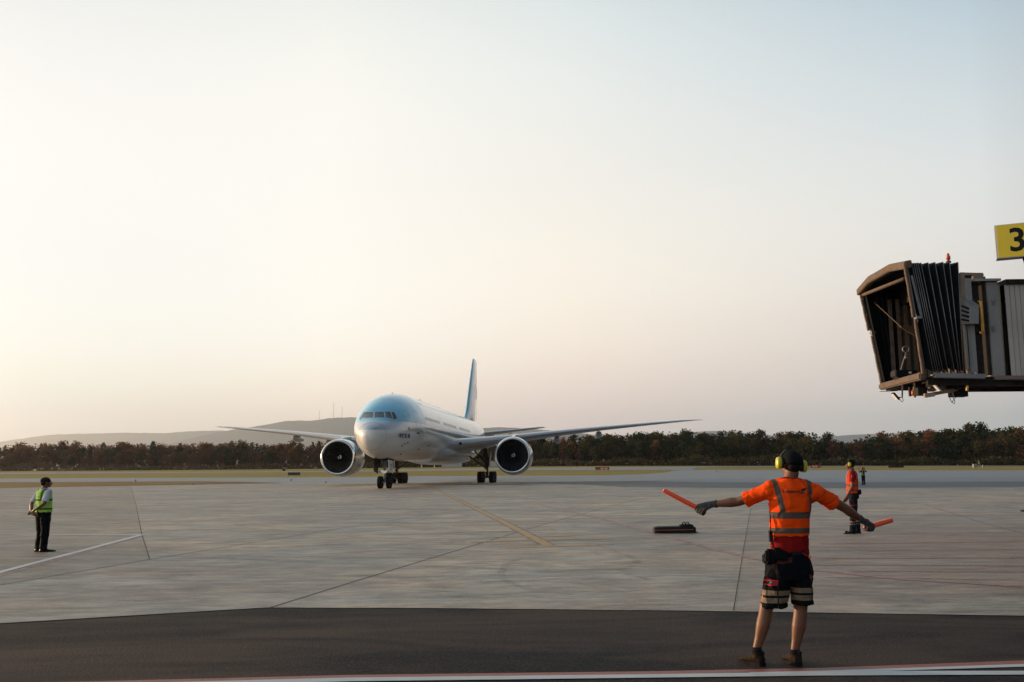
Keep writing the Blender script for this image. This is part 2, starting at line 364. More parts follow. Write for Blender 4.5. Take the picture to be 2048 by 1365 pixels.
t = NT('joint_filler'); n1 = t.noise(2.0, 5); t.set(color=t.mix(t.rng(n1, .3, .7), (.018, .016, .015), (.05, .045, .04)), rough=.9); M_JOINT = t.m
t = NT('tyre_mark'); n1 = t.noise(2.5, 5); t.set(color=(.06, .055, .055), rough=.8, alpha=t.rng(n1, .35, .7, .0, .22)); M_SKID = t.m
def gline(name, pts, wid, mat, dz, n=14, **k):
    P3 = []
    for i in range(len(pts)-1):
        for j in range(n): 
            f = j/n; P3.append(G(pts[i][0]+(pts[i+1][0]-pts[i][0])*f, pts[i][1]+(pts[i+1][1]-pts[i][1])*f, dz))
    P3.append(G(*pts[-1], dz)); vs = []
    for i, p in enumerate(P3):
        d = (P3[min(i+1, len(P3)-1)]-P3[max(i-1, 0)]).normalized(); sd = d.cross(Vector((0, 0, 1)))
        wv = wid if isinstance(wid, (int, float)) else wid[0]+(wid[1]-wid[0])*i/(len(P3)-1)
        vs += [p+sd*wv/2, p-sd*wv/2]
    b = MB(); b.add(vs, [(2*i, 2*i+1, 2*i+3, 2*i+2) for i in range(len(P3)-1)]); k.setdefault('kind', 'structure'); return b.build(name, mat, **k)
def gband(name, up, lo, mat, dz, u0, u1, **k): return strip(name, up, lo, mat, dz, rows=1, nu=30, u0=u0, u1=u1, kind='structure')
gband('red_edge_line', [(-350, 1376), (200, 1363.5), (700, 1351), (1300, 1343.7), (1640, 1337), (2048, 1322), (2400, 1306)], [(-350, 1382), (200, 1369), (700, 1356.5), (1300, 1350), (1640, 1342.7), (2048, 1329), (2400, 1314)], M_RROAD, .003, -350, 2400)
gband('white_edge_line', [(1500, 1346), (1640, 1343), (2048, 1329.4), (2400, 1315)], [(1500, 1352), (1640, 1349.5), (1755, 1343.8), (2048, 1334.8), (2400, 1324)], M_WROAD, .0045, 1500, 2400)
gband('white_road_line', [(-350, 1384), (200, 1370), (700, 1357), (1300, 1350.4), (1640, 1345), (1755, 1343.6), (2048, 1343.5), (2400, 1344)], [(-350, 1393), (200, 1378), (700, 1364.5), (1300, 1357.2), (1640, 1353), (2048, 1351), (2400, 1352)], M_WROAD, .006, -350, 2400)
J = .026
gline('apron_joint', [(-200, 1222), (0, 1171.5), (304, 1119.5), (700, 1054.5), (922, 1021), (1090, 1001)], J*1.4, M_JOINT, .008)
gline('apron_joint', [(540, 1217), (700, 1167), (973, 1084), (1042, 1063), (1127, 1039), (1267, 1001), (1400, 978)], J*1.3, M_JOINT, .008)
gline('apron_joint', [(262, 974), (272, 1010), (283, 1068), (299, 1119)], J*.9, M_JOINT, .008)
gline('apron_joint', [(1502, 1016), (1487, 1100), (1467, 1223)], J*.5, M_JOINT, .008)
gline('apron_joint', [(1850, 1010), (1960, 1045), (2200, 1110)], J, M_JOINT, .008)
gline('white_line', [(-200, 1068.2), (283, 1071)], .22, M_WHITE, .0115)
gline('white_line', [(-200, 1211), (0, 1146), (283, 1071)], .15, M_WHITE, .0125)
gline('worn_red_line', [(-200, 1218), (0, 1152), (270, 1076)], .11, M_RED, .0095)
gline('yellow_guide_line', [(848, 967), (1005, 1044), (1098, 1093)], .21, M_YEL, .0125)
gline('worn_white_guide_line', [(848, 967), (1005, 1044), (1098, 1093)], .36, M_WHITE2, .009)
for i, (a, c_, wd, mt) in enumerate([((1005, 1096.5), (1192, 1091), .36, M_YEL), ((975, 1083.5), (1158, 1079), .30, M_YEL), ((968, 1075.8), (1140, 1072.5), .26, M_YEL), ((958, 1065), (1112, 1060.5), .26, M_YELW), ((905, 1053.5), (1095, 1047.5), .24, M_YELW), ((940, 1086), (1222, 1078.6), .22, M_YELW), ((1192, 1091), (1225, 1090), .25, M_YELW)]):
    gline('yellow_stop_bar', [a, c_], wd, mt, .0105)
gline('faded_red_line', [(1080, 1010), (1200, 1038), (1310, 1068), (1400, 1093), (1500, 1117), (1640, 1143), (1800, 1160), (2300, 1190)], .17, M_RED, .0115)
for a, c_, wd in [((1640, 1089), (2300, 1082), .20), ((1620, 1103), (2300, 1098), .17), ((1630, 1118), (2300, 1116), .20), ((1620, 1131), (2300, 1134), .18), ((1800, 1068), (2300, 1063), .20), ((1700, 1143), (2300, 1150), .14), ((1650, 1156), (2300, 1166), .05)]:
    gline('worn_red_hatch', [a, c_], wd, M_RED2, .0105)
def arc(pts, w_=.13): gline('tyre_mark', pts, w_, M_SKID, .0085, n=8)
arc([(1040, 1118), (1012, 1132), (1001, 1148), (1008, 1160), (1030, 1172), (1062, 1180)]); arc([(1220, 1104), (1262, 1114), (1276, 1124), (1262, 1134), (1240, 1142), (1262, 1152), (1305, 1162)])
arc([(1190, 1088), (1215, 1099), (1240, 1106)], .1); arc([(700, 1060), (880, 1052), (1010, 1060), (1130, 1052)], .12)
# ------------------------------------------------------------------ hills
t = NT('wooded_hill'); n1 = t.noise(.002, 8, None, .7); n2 = t.noise(.01, 4)
t.set(color=t.mix(t.rng(n1, .35, .65), (.030, .034, .022), (.060, .050, .026)), rough=1.0, spec=0.0); M_HILL = t.m
def hills(name, D, prof, depth=500, seed=1):
    D *= 6.9; depth *= 6.9
    rnd = random.Random(seed); us = np.arange(prof[0][0], prof[-1][0]+1, 9.0); b = MB(); rows = []
    fr = [(-depth, 0), (-.75*depth, .22), (-.5*depth, .5), (-.25*depth, .8), (-.08*depth, .96), (0, 1), (.15*depth, .93), (.6*depth, .3), (depth*.95, 0)]
    rows = [[] for _ in fr]
    ph = [rnd.random()*6 for _ in range(4)]
    for u in us:
        v = interp_poly(prof, u); jit = (rnd.random()-.5)*1.0
        top = W(u, v+jit*.9, D)
        for i, (dy, f) in enumerate(fr):
            wob = 0 if f in (0, 1) else 12*math.sin(u/40+ph[0]+i)+8*math.sin(u/17+ph[1]+i*2)
            y = D+dy; rows[i].append(Vector((top.x*y/D, y, (top.z+20)*f-20+wob*f*(1-f)*28)))
    b.loft(rows, caps=False, closed=False); return b.build(name, M_HILL, smooth=True, kind='structure')
hills('hills', 2600, [(-1500, 945), (-700, 915), (-250, 897), (0, 884), (50, 877), (100, 870), (150, 868), (250, 866), (330, 866.5), (400, 862), (450, 861.5), (520, 866), (640, 880), (760, 905), (800, 915)], 350, 3)
hills('hills', 2100, [(180, 925), (350, 885), (430, 866), (480, 857.5), (540, 849), (570, 842.5), (600, 841.5), (625, 842), (660, 836.5), (700, 835), (740, 836), (800, 842), (880, 850), (960, 857), (1010, 855), (1060, 858), (1110, 862), (1150, 866), (1185, 869), (1230, 880), (1330, 905)], 350, 5)
hills('hills', 2700, [(1180, 905), (1260, 885), (1360, 868), (1400, 863.5), (1430, 862), (1470, 864.5), (1530, 870), (1600, 874), (1640, 874), (1700, 870.5), (1760, 868), (1850, 866), (1950, 863), (2100, 860), (2350, 866), (2900, 890), (3700, 925)], 380, 8)
M_MAST = simple('mast_steel', (.12, .12, .13), .6)
def mast(u, vt, vb, label):
    p = W(u, vb, 14490); q = W(u, vt, 14490); b = MB(); r = 5
    o = empty('radio_mast', p, label=label, cat='radio mast', group='radio masts on the hill')
    h = q.z-p.z
    for k in range(3):
        a = k*2.094; b.beam((r*math.cos(a), r*math.sin(a), -40), (r*math.cos(a)*.5, r*math.sin(a)*.5, h*.93), 1.6)
    for j in range(14):
        z = h*.93*j/14; f = 1-.5*j/14
        for k in range(3):
            a, a2 = k*2.094, (k+1)*2.094; b.beam((r*f*math.cos(a), r*f*math.sin(a), z), (r*f*math.cos(a2), r*f*math.sin(a2), z+h*.93/14), 1.0)
    b.build('lattice_tower', M_MAST, o); c_ = MB(); c_.tube([(0, 0, h*.9), (0, 0, h)], 1.6, 6); c_.build('antenna', M_MAST, o)
mast(639, 821, 838.5, 'leftmost and shorter radio mast on the hill beside the aircraft'); mast(667, 804, 836.5, 'tallest radio mast on the hilltop, middle of the three'); mast(684, 813, 836, 'radio mast on the hilltop nearest to the aircraft nose')
mast(1516, 858, 871, 'tiny faint radio mast on the hill right of the wing tip'); mast(1528, 859, 872, 'second tiny faint mast close beside another right of the wing tip'); mast(1829, 858, 868, 'small mast above the trees on the far right')

# ------------------------------------------------------------------ trees
def leafmat(name, ca, cb, cc_):
    t = NT(name); oi = t.node('ShaderNodeObjectInfo'); n1 = t.noise(.55, 4); n2 = t.noise(2.3, 3)
    c = t.mix(t.rng(n1, .36, .64), ca, cb); c = t.mix(t.math('MULTIPLY', t.rng(oi.outputs['Random'], .1, 1), .65), c, cc_)
    c = t.mix(t.rng(n2, .4, .75), c, tuple(x*.5 for x in ca)); t.set(color=c, rough=.85, spec=.15)
    tr = t.node('ShaderNodeBsdfTranslucent'); t.put(tr.inputs[0], c); mx = t.node('ShaderNodeMixShader'); mx.inputs[0].default_value = .38
    t.l.new(t.b.outputs[0], mx.inputs[1]); t.l.new(tr.outputs[0], mx.inputs[2]); t.l.new(mx.outputs[0], t.out.inputs[0]); return t.m
LM = {'russet': leafmat('russet_leaves', (.18, .078, .042), (.24, .112, .054), (.15, .10, .048)),
      'rust': leafmat('red_leaves', (.14, .042, .022), (.17, .065, .028), (.085, .04, .02)),
      'olive': leafmat('olive_leaves', (.055, .055, .020), (.085, .075, .025), (.075, .050, .020)),
      'green': leafmat('green_leaves', (.030, .042, .018), (.055, .062, .024), (.040, .045, .020)),
      'gold': leafmat('golden_leaves', (.12, .085, .022), (.15, .095, .025), (.080, .060, .022)),
      'pine': leafmat('pine_needles', (.018, .028, .014), (.032, .042, .020), (.028, .032, .016))}
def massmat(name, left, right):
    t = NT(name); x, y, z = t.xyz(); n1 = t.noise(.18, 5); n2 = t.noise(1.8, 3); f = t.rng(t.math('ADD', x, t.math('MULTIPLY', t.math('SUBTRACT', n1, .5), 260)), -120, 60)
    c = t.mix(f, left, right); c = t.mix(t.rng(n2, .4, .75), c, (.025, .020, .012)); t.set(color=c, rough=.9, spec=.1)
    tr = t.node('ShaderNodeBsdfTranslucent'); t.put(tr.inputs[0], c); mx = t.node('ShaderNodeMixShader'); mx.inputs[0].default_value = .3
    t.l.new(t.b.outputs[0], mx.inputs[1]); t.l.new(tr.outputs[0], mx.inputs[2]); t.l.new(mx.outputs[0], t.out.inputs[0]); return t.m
LM['mass'] = massmat('wood_interior_leaves', (.27, .13, .070), (.055, .050, .024)); LM['scrub'] = massmat('scrub_leaves', (.24, .155, .080), (.095, .080, .034))  # left colours: russet leaves, lifted further for the hazy glare near the sun
t = NT('bark'); n1 = t.noise(1.5, 4, t.map((4, 4, .6))); t.set(color=t.mix(t.rng(n1, .3, .7), (.05, .04, .032), (.11, .095, .08)), rough=.9); M_BARK = t.m
t = NT('birch_bark'); n1 = t.noise(1.2, 4, t.map((2, 2, 4))); t.set(color=t.mix(t.rng(n1, .38, .5), (.06, .05, .04), (.24, .22, .19)), rough=.8); M_BIRCH = t.m
def crown_broad(rnd, h, wd):
    b = MB(); cl_ = []
    for i in range(26):
        z = h*(.22+.75*rnd.random()**.8); f = math.sin(math.pi*min(1, max(0, (z/h-.05)/.98))**1.1)**.75; a = rnd.random()*6.28; rr = wd/2*f*math.sqrt(rnd.random())
        cl_.append((rr*math.cos(a), rr*math.sin(a), z, (.10+.10*rnd.random())*wd+.25))
    for x, y, z, r in cl_:
        for j in range(42):
            d = Vector((rnd.gauss(0, 1), rnd.gauss(0, 1), rnd.gauss(0, .85))).normalized()*r*(.55+.6*rnd.random())
            c = Vector((x, y, z))+d; s = .16+.22*rnd.random(); n = Vector((rnd.gauss(0, 1), rnd.gauss(0, 1), rnd.gauss(0, 1))).normalized(); p = n.orthogonal().normalized(); q = n.cross(p)
            b.add([c+p*s, c+q*s*.8, c-p*s, c-q*s*.9], [(0, 1, 2, 3)])
    return b.mesh('crown', fix=False)
def crown_pine(rnd, h, wd):
    b = MB()
    for i in range(60):
        f = (i+.5)/60; z = h*(.12+.88*f); L_ = wd/2*(1-f)**.8*(.75+.4*rnd.random())+.15
        for k in range(5):
            a = rnd.random()*6.28; d = Vector((math.cos(a), math.sin(a), -.12+.25*f)); p = Vector((-math.sin(a), math.cos(a), 0))
            for j in range(3):
                q = Vector((0, 0, z))+d*L_*(.35+.28*j); s = .16+.16*rnd.random()+.12*(1-f)
                b.add([q-d*s*1.3, q+p*s*.7+Vector((0, 0, -.12)), q+d*s*1.5+Vector((0, 0, .02)), q-p*s*.7+Vector((0, 0, -.12))], [(0, 1, 2, 3)])
    return b.mesh('crown', fix=False)
def trunk(rnd, h, pine=False):
    b = MB(); pts = [Vector((0, 0, -.8))]; x = y = 0
    for j in range(1, 7): x += rnd.gauss(0, .07); y += rnd.gauss(0, .07); pts.append(Vector((x, y, h*.92*j/6)))
    b.tube(pts, [.17*(1-.13*j)*(h/12)+.015 for j in range(7)], 7)
    if not pine:
        for j in range(7):
            z = h*(.28+.09*j); a = rnd.random()*6.28; s = h*(.20-.015*j); o = Vector((x*z/h, y*z/h, z))
            b.tube([o, o+Vector((math.cos(a)*s*.5, math.sin(a)*s*.5, s*.45)), o+Vector((math.cos(a)*s*.8, math.sin(a)*s*.8, s*1.1))], [.07, .045, .015], 5)
    return b.mesh('trunk')
protos = []
rnd = random.Random(11)
for kind in ('b', 'b', 'b', 'b', 'b', 'b', 'b', 'p', 'p', 'p'):
    h = 10.0
    protos.append((kind, (crown_broad if kind == 'b' else crown_pine)(rnd, h, 5.2+rnd.random()*1.6 if kind == 'b' else 3.6+rnd.random()), trunk(rnd, h, kind == 'p')))
cmesh = {}
def tree(x, y, h, kind, col, birch, label, group):
    idx = rnd.choice([i for i, p in enumerate(protos) if p[0] == kind]); k = (idx, col, birch)
    if k not in cmesh:
        cm, tm = protos[idx][1].copy(), protos[idx][2].copy(); cm.materials.clear(); cm.materials.append(LM[col]); tm.materials.clear(); tm.materials.append(M_BIRCH if birch else M_BARK)
        tm.polygons.foreach_set('use_smooth', [True]*len(tm.polygons)); cmesh[k] = (cm, tm)
    cm, tm = cmesh[k]; s = h/10.0; ws = s*(.85+.35*rnd.random())
    o = empty('pine_tree' if kind == 'p' else ('birch_tree' if birch else 'broadleaf_tree'), (x, y, hgt(x, y)), rnd.random()*6.28, label=label, cat='tree', group=group)
    o.scale = (ws, ws, s)
    link('crown', cm, None, o, None); link('trunk', tm, None, o, None)
TOPS = [(-120, 896), (0, 894), (50, 890), (100, 888), (160, 889), (230, 889), (300, 886), (400, 889), (480, 884), (560, 889), (650, 885), (720, 884), (850, 880), (1000, 874), (1060, 880), (1110, 879), (1180, 872), (1260, 868), (1330, 864), (1420, 868), (1500, 868), (1540, 874), (1590, 866), (1625, 867), (1640, 886), (1655, 868), (1672, 884), (1695, 890), (1730, 874), (1800, 866), (1860, 863), (1950, 860), (2048, 856), (2200, 855)]
TD = [(-120, 468), (0, 462), (600, 425), (1000, 385), (1300, 352), (1600, 325), (2048, 300), (2200, 295)]
SEG = [(130, 'above the green vest person'), (280, 'right of the green vest person'), (430, 'left of the left wing tip'), (540, 'under the left wing tip'), (650, 'left of the left engine'), (1000, 'behind the aircraft'), (1130, 'right of the right engine'), (1270, 'behind the red sign'), (1420, 'under the right wing tip'), (1560, 'left of the wand signaller'), (1690, 'right of the wand signaller'), (1780, 'behind the side-on person'), (1880, 'behind the wide black sign'), (3000, 'at the right frame edge')]
ROWN = ('front', 'middle', 'back'); cnt = {}
ORD = lambda n: f"{n}{'th' if 10 <= n%100 <= 20 else {1: 'st', 2: 'nd', 3: 'rd'}.get(n%10, 'th')}"
KN = {'russet': 'brown leaved', 'rust': 'red leaved', 'olive': 'olive green', 'green': 'dark green', 'gold': 'golden leaved', 'pine': 'dark pointed'}
ntree = 0
for row, (du, dd, hs) in enumerate(((15.5, 0, .80), (17.5, 8, .97), (20.0, 17, 1.03))):
    u = -70+row*6
    while u < 2125:
        uu = u+rnd.uniform(-5, 5); D = interp_poly(TD, uu)+dd+rnd.uniform(-2.5, 2.5); s0 = (uu-1024)/CF*1.0; x = ray(uu, 900).x/ray(uu, 900).y*D
        top = W(uu, interp_poly(TOPS, uu), D).z - hgt(x, D); jit = rnd.uniform(.80, 1.04) if row else rnd.uniform(.62, 1.0)
        if rnd.random() < .13: jit *= 1.08
        h = max(5, top*hs*jit)
        if uu < 750: col = rnd.choices(['russet', 'rust', 'olive', 'green', 'gold'], [6, 2.0, 2.5, .6, .6])[0]; pp = .30
        elif uu < 1200: col = rnd.choices(['russet', 'rust', 'olive', 'green', 'gold'], [3, .4, 3, 3, 1.4])[0]; pp = .12
        elif uu < 1700: col = rnd.choices(['russet', 'rust', 'olive', 'green', 'gold'], [1.5, .1, 3, 5, .5])[0]; pp = .12
        else: col = rnd.choices(['russet', 'rust', 'olive', 'green', 'gold'], [3, .25, 2.5, 4, .5])[0]; pp = .05
        kind = 'p' if rnd.random() < pp and row > 0 else 'b'
        if kind == 'p': col = 'pine'; h *= 1.05
        birch = kind == 'b' and rnd.random() < .12
        seg = next(n for lim, n in SEG if uu < lim)
        ck = (seg, row); cnt[ck] = cnt.get(ck, 0)+1
        tree(x, D, h, kind, col, birch, f"{KN[col]} {'conifer' if kind=='p' else ('birch' if birch else 'tree')}, {ORD(cnt[ck])} from left in the {ROWN[row]} row {seg}", f"trees of the wood {seg}")
        ntree += 1; u += du
print('trees', ntree)
b = MB(); us_ = [-1100+70*i for i in range(60)]; rows = []
for dd in (-4, 12, 60, 140): rows.append([Vector((ray(u, 900).x/ray(u, 900).y*(interp_poly(TD, u)+dd), interp_poly(TD, u)+dd, hgt(ray(u, 900).x/ray(u, 900).y*(interp_poly(TD, u)+dd), interp_poly(TD, u)+dd)+.05)) for u in us_])
b.loft(rows, caps=False, closed=False); b.build('forest_floor', simple('leaf_litter', (.05, .032, .018), .95, scale=.4), kind='structure')
# the mass of the wood behind the edge trees, and the undergrowth in front
b = MB(); rnd = random.Random(5)
for i in range(7600):
    u = rnd.uniform(-110, 2160) if i < 5200 else rnd.choice((rnd.uniform(-1000, -110), rnd.uniform(2160, 3000))); D = interp_poly(TD, u)+22+rnd.uniform(0, 9); x = ray(u, 900).x/ray(u, 900).y*D; top = (W(u, interp_poly(TOPS, u), D).z-hgt(x, D))*.92
    z = top*rnd.random(); c0 = Vector((x, D, hgt(x, D)+z))
    for j in range(12):
        c = c0+Vector((rnd.uniform(-1.6, 1.6), rnd.gauss(0, .7), rnd.uniform(-1.4, 1.4))); s = .26+.24*rnd.random(); n = Vector((rnd.gauss(0, 1), rnd.gauss(0, 1), rnd.gauss(0, 1))).normalized(); p = n.orthogonal().normalized(); q = n.cross(p)
        b.add([c+p*s, c+q*s, c-p*s, c-q*s], [(0, 1, 2, 3)])
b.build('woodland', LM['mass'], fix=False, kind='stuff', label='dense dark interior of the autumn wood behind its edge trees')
b = MB()
for i in range(2600):
    u = rnd.uniform(-110, 2160); D = interp_poly(TD, u)-3-rnd.uniform(0, 5); x = ray(u, 900).x/ray(u, 900).y*D
    hh = (1.8+1.5*math.sin(u/47)**2+1.2*max(0, math.sin(u/113+1)))*rnd.uniform(.5, 1); c0 = Vector((x, D, hgt(x, D)))
    for j in range(14):
        c = c0+Vector((rnd.gauss(0, .5), rnd.gauss(0, .5), hh*rnd.random())); s = .16+.22*rnd.random(); n = Vector((rnd.gauss(0, 1), rnd.gauss(0, 1), rnd.gauss(0, 1))).normalized(); p = n.orthogonal().normalized(); q = n.cross(p)
        b.add([c+p*s, c+q*s, c-p*s, c-q*s], [(0, 1, 2, 3)])
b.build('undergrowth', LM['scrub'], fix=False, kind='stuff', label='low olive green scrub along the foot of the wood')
# ------------------------------------------------------------------ the airliner (local axes: x = port, y = aft from the nose, z up)
AX, AY, AYAW = -11.83, 78.1, .0861
plane = empty('airliner', (AX, AY, 0), -AYAW, label='large twin engined airliner, light blue and white, taxiing towards the viewer', cat='airplane')
AM = Matrix.Translation((AX, AY, 0)) @ Matrix.Rotation(-AYAW, 4, 'Z'); AMI = AM.inverted()
def pchip(xs, ys, q):
    xs, ys = np.array(xs, float), np.array(ys, float); h = np.diff(xs); d = np.diff(ys)/h; m = np.zeros(len(xs))
    m[0], m[-1] = d[0], d[-1]
    for i in range(1, len(xs)-1):
        if d[i-1]*d[i] > 0:
            w1, w2 = 2*h[i]+h[i-1], h[i]+2*h[i-1]; m[i] = (w1+w2)/(w1/d[i-1]+w2/d[i])
    i = min(max(int(np.searchsorted(xs, q)-1), 0), len(h)-1); t = (q-xs[i])/h[i]
    return float((2*t**3-3*t*t+1)*ys[i]+(t**3-2*t*t+t)*h[i]*m[i]+(-2*t**3+3*t*t)*ys[i+1]+(t**3-t*t)*h[i]*m[i+1])
FA = [0, .05, .12, .35, .7, 1.2, 1.9, 2.7, 3.6, 4.6, 6, 7.5, 9.5, 12, 50, 55, 60, 65, 70, 73, 73.9]
FW = [.02, .27, .42, .72, 1.0, 1.30, 1.62, 1.93, 2.22, 2.48, 2.74, 2.94, 3.08, 3.1, 3.1, 2.95, 2.6, 2.0, 1.15, .55, .25]
FT = [4.50, 4.76, 4.92, 5.16, 5.40, 5.67, 6.00, 6.48, 7.10, 7.60, 8.12, 8.45, 8.67, 8.72, 8.72, 8.72, 8.70, 8.62, 8.40, 8.15, 7.95]
FB = [4.46, 4.20, 4.04, 3.75, 3.46, 3.18, 2.93, 2.75, 2.62, 2.54, 2.48, 2.46, 2.45, 2.45, 2.45, 2.75, 3.6, 4.75, 6.1, 7.0, 7.4]
FC = [4.48, 4.48, 4.49, 4.52, 4.57, 4.64, 4.75, 4.88, 5.02, 5.16, 5.32, 5.45, 5.55, 5.58, 5.58, 5.75, 6.2, 6.75, 7.3, 7.6, 7.7]
def fsec(a, n=72):
    hw, zt, zb, zc = (pchip(FA, q, a) for q in (FW, FT, FB, FC)); r = []
    for k in range(n):
        th = 2*math.pi*k/n; c = math.cos(th); r.append(Vector((hw*math.sin(th), a, zc+(zt-zc)*c if c > 0 else zc+(zc-zb)*c)))
    return r
# paint: light blue above, a silver cheat line, pale grey-white below; gloss coat with a little road dirt
t = NT('fuselage_paint'); x, y, z = t.xyz()
n1 = t.noise(.8, 5, t.map((1, .25, 1))); n2 = t.noise(6, 4, t.map((1, .3, 2)))
line1 = t.math('ADD', t.rng(y, 5, 30, 5.72, 5.42), t.math('MULTIPLY', t.rng(y, 0, 3), 0.0))
blue = t.rng(z, 0, 1); blue = t.math('GREATER_THAN', z, line1); low_ = t.math('LESS_THAN', z, 4.93)
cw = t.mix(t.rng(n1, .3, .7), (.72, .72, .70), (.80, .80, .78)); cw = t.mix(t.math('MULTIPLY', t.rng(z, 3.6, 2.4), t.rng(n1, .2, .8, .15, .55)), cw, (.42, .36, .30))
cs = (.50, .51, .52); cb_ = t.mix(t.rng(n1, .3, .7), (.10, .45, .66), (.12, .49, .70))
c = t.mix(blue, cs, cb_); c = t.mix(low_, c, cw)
pw = t.node('ShaderNodeTexWave', bands_direction='Y'); pw.inputs['Scale'].default_value = .33; t.l.new(t.tc.outputs['Object'], pw.inputs[0])
c = t.mix(t.math('MULTIPLY', t.rng(pw.outputs[1], .997, 1.0), t.rng(y, 8, 9, 0, .3)), c, (.2, .2, .2))
met = t.math('MULTIPLY', t.math('SUBTRACT', 1.0, t.math('MAXIMUM', blue, low_)), .75)
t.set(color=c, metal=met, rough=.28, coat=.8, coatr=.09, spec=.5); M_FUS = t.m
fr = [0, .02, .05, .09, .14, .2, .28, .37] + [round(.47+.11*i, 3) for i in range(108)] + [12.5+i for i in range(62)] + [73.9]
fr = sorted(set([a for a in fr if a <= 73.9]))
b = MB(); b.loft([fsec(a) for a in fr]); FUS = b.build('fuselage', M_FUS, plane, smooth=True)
bvh = BVHTree.FromPolygons([Vector(v) for v in b.v], b.f)
# wing to body fairing
b = MB(); rings = []
for i in range(25):
    f = i/24; a = 23.5+f*23; e = math.sin(math.pi*min(max(f, .0), 1))**.5; r = []
    for k in range(40):
        th = 2*math.pi*k/40; sx, cz_ = math.sin(th), math.cos(th)
        hw = 2.5+1.05*e; r.append(Vector((hw*math.copysign(abs(sx)**.75, sx), a, 3.62 + (1.1*e*abs(cz_)**.8 if cz_ > 0 else -(.85+.62*e)*abs(cz_)**.8))))
    rings.append(r)
M_FAIR = simple('fairing_paint', (.56, .56, .54), .32, var=.08, scale=1.2, coat=.6, coatr=.15)
b.loft(rings); b.build('wing_root_fairing', M_FAIR, plane, smooth=True)
def onhull(pix=None, side=None):                             # a photo pixel (or a side-on a,z position) on the hull
    if pix: o = AMI @ Vector((0, 0, CH)); q = AMI @ (Vector((0, 0, CH))+ray(*pix)); d = (q-o).normalized()
    else: a, z, sg = side; o = Vector((8*sg, a, z)); d = Vector((-sg, 0, 0))
    h, nr, _, _ = bvh.ray_cast(o, d)
    if h is None: return None, None
    if nr.dot(d) > 0: nr = -nr
    return h, nr
def patch(name, poly, mat, off=.012, pix=True, sg=1, sub=4, mirror=False, parent=FUS, faces=None, **k):
    bm = bmesh.new()
    vs = [bm.verts.new((p[0], p[1], 0)) for p in poly]
    if faces is None: bm.faces.new(vs)
    else:
        for f in faces:
            try: bm.faces.new([vs[i] for i in f])
            except ValueError: pass
    bmesh.ops.triangulate(bm, faces=bm.faces[:])
    for _ in range(sub): bmesh.ops.subdivide_edges(bm, edges=bm.edges[:], cuts=1, use_grid_fill=True)
    for v in bm.verts:
        h, nr = onhull(pix=(v.co.x, v.co.y)) if pix else onhull(side=(v.co.x, v.co.y, sg))
        if h is None: h, nr = Vector((v.co.x, 0, 0)), Vector((0, 0, 0))
        v.co = h+nr*off
        if mirror: v.co.x *= -1
    me = bpy.data.meshes.new(name); bmesh.ops.recalc_face_normals(bm, faces=bm.faces[:]); bm.to_mesh(me); bm.free()
    return link(name, me, mat, parent, True, **k)
t = NT('cockpit_glass'); t.set(color=(.012, .018, .024), rough=.06, spec=.8, coat=.5); M_GLASS = t.m
M_WFRAME = simple('window_frame_metal', (.42, .46, .48), .3, .6, var=.1)
M_BLACK = simple('black_rubber', (.010, .010, .012), .85, var=.3, spec=.12)
M_DARKM = simple('dark_gear_metal', (.06, .058, .055), .5, .5, var=.4)
M_GREYM = simple('grey_metal', (.30, .31, .32), .42, .5, var=.2)
M_ALU = simple('polished_aluminium', (.68, .69, .70), .20, 1.0, var=.05, scale=2)
def q(pts): return [(x/12.8+700, y/12.8+780) for x, y in pts]
panes = [q([(440, 572), (600, 576), (582, 703), (378, 712)]), q([(352, 577), (428, 571), (364, 707), (296, 722)]), q([(640, 571), (858, 564), (886, 698), (628, 704)]),
         q([(892, 564), (1024, 563), (1084, 735), (1020, 714), (925, 700)]), q([(1062, 571), (1134, 581), (1200, 722), (1188, 744), (1112, 755)])]
patch('windshield_surround', q([(340, 560), (600, 562), (860, 549), (1040, 550), (1150, 568), (1222, 735), (1195, 765), (1100, 772), (1010, 728), (900, 714), (600, 722), (375, 726), (270, 750)]), M_WFRAME, .008, sub=5)
for p_ in panes: patch('cockpit_window', p_, M_GLASS, .022)
patch('cockpit_window', panes[4], M_GLASS, .022, mirror=True)
M_LINE = simple('panel_seam', (.20, .21, .22), .5, var=.1)
def hull_line(name, pts, wd, mat, sg=1, off=.010, pixs=False, closed=False, **k):
    P3, Nn = [], []
    if closed: pts = pts+[pts[0]]
    for i in range(len(pts)-1):
        m = 8
        for j in range(m+(i == len(pts)-2)):
            f = j/m; u_, v_ = pts[i][0]+(pts[i+1][0]-pts[i][0])*f, pts[i][1]+(pts[i+1][1]-pts[i][1])*f
            h, nr = onhull(pix=(u_, v_)) if pixs else onhull(side=(u_, v_, sg))
            if h is not None: P3.append(h+nr*off); Nn.append(nr)
    vs = []
    for i, p in enumerate(P3):
        d = (P3[min(i+1, len(P3)-1)]-P3[max(i-1, 0)]); s = d.cross(Nn[i]).normalized()*wd/2; vs += [p+s, p-s]
    b = MB(); b.add(vs, [(2*i, 2*i+1, 2*i+3, 2*i+2) for i in range(len(P3)-1)]); return b.build(name, mat, FUS, **k)
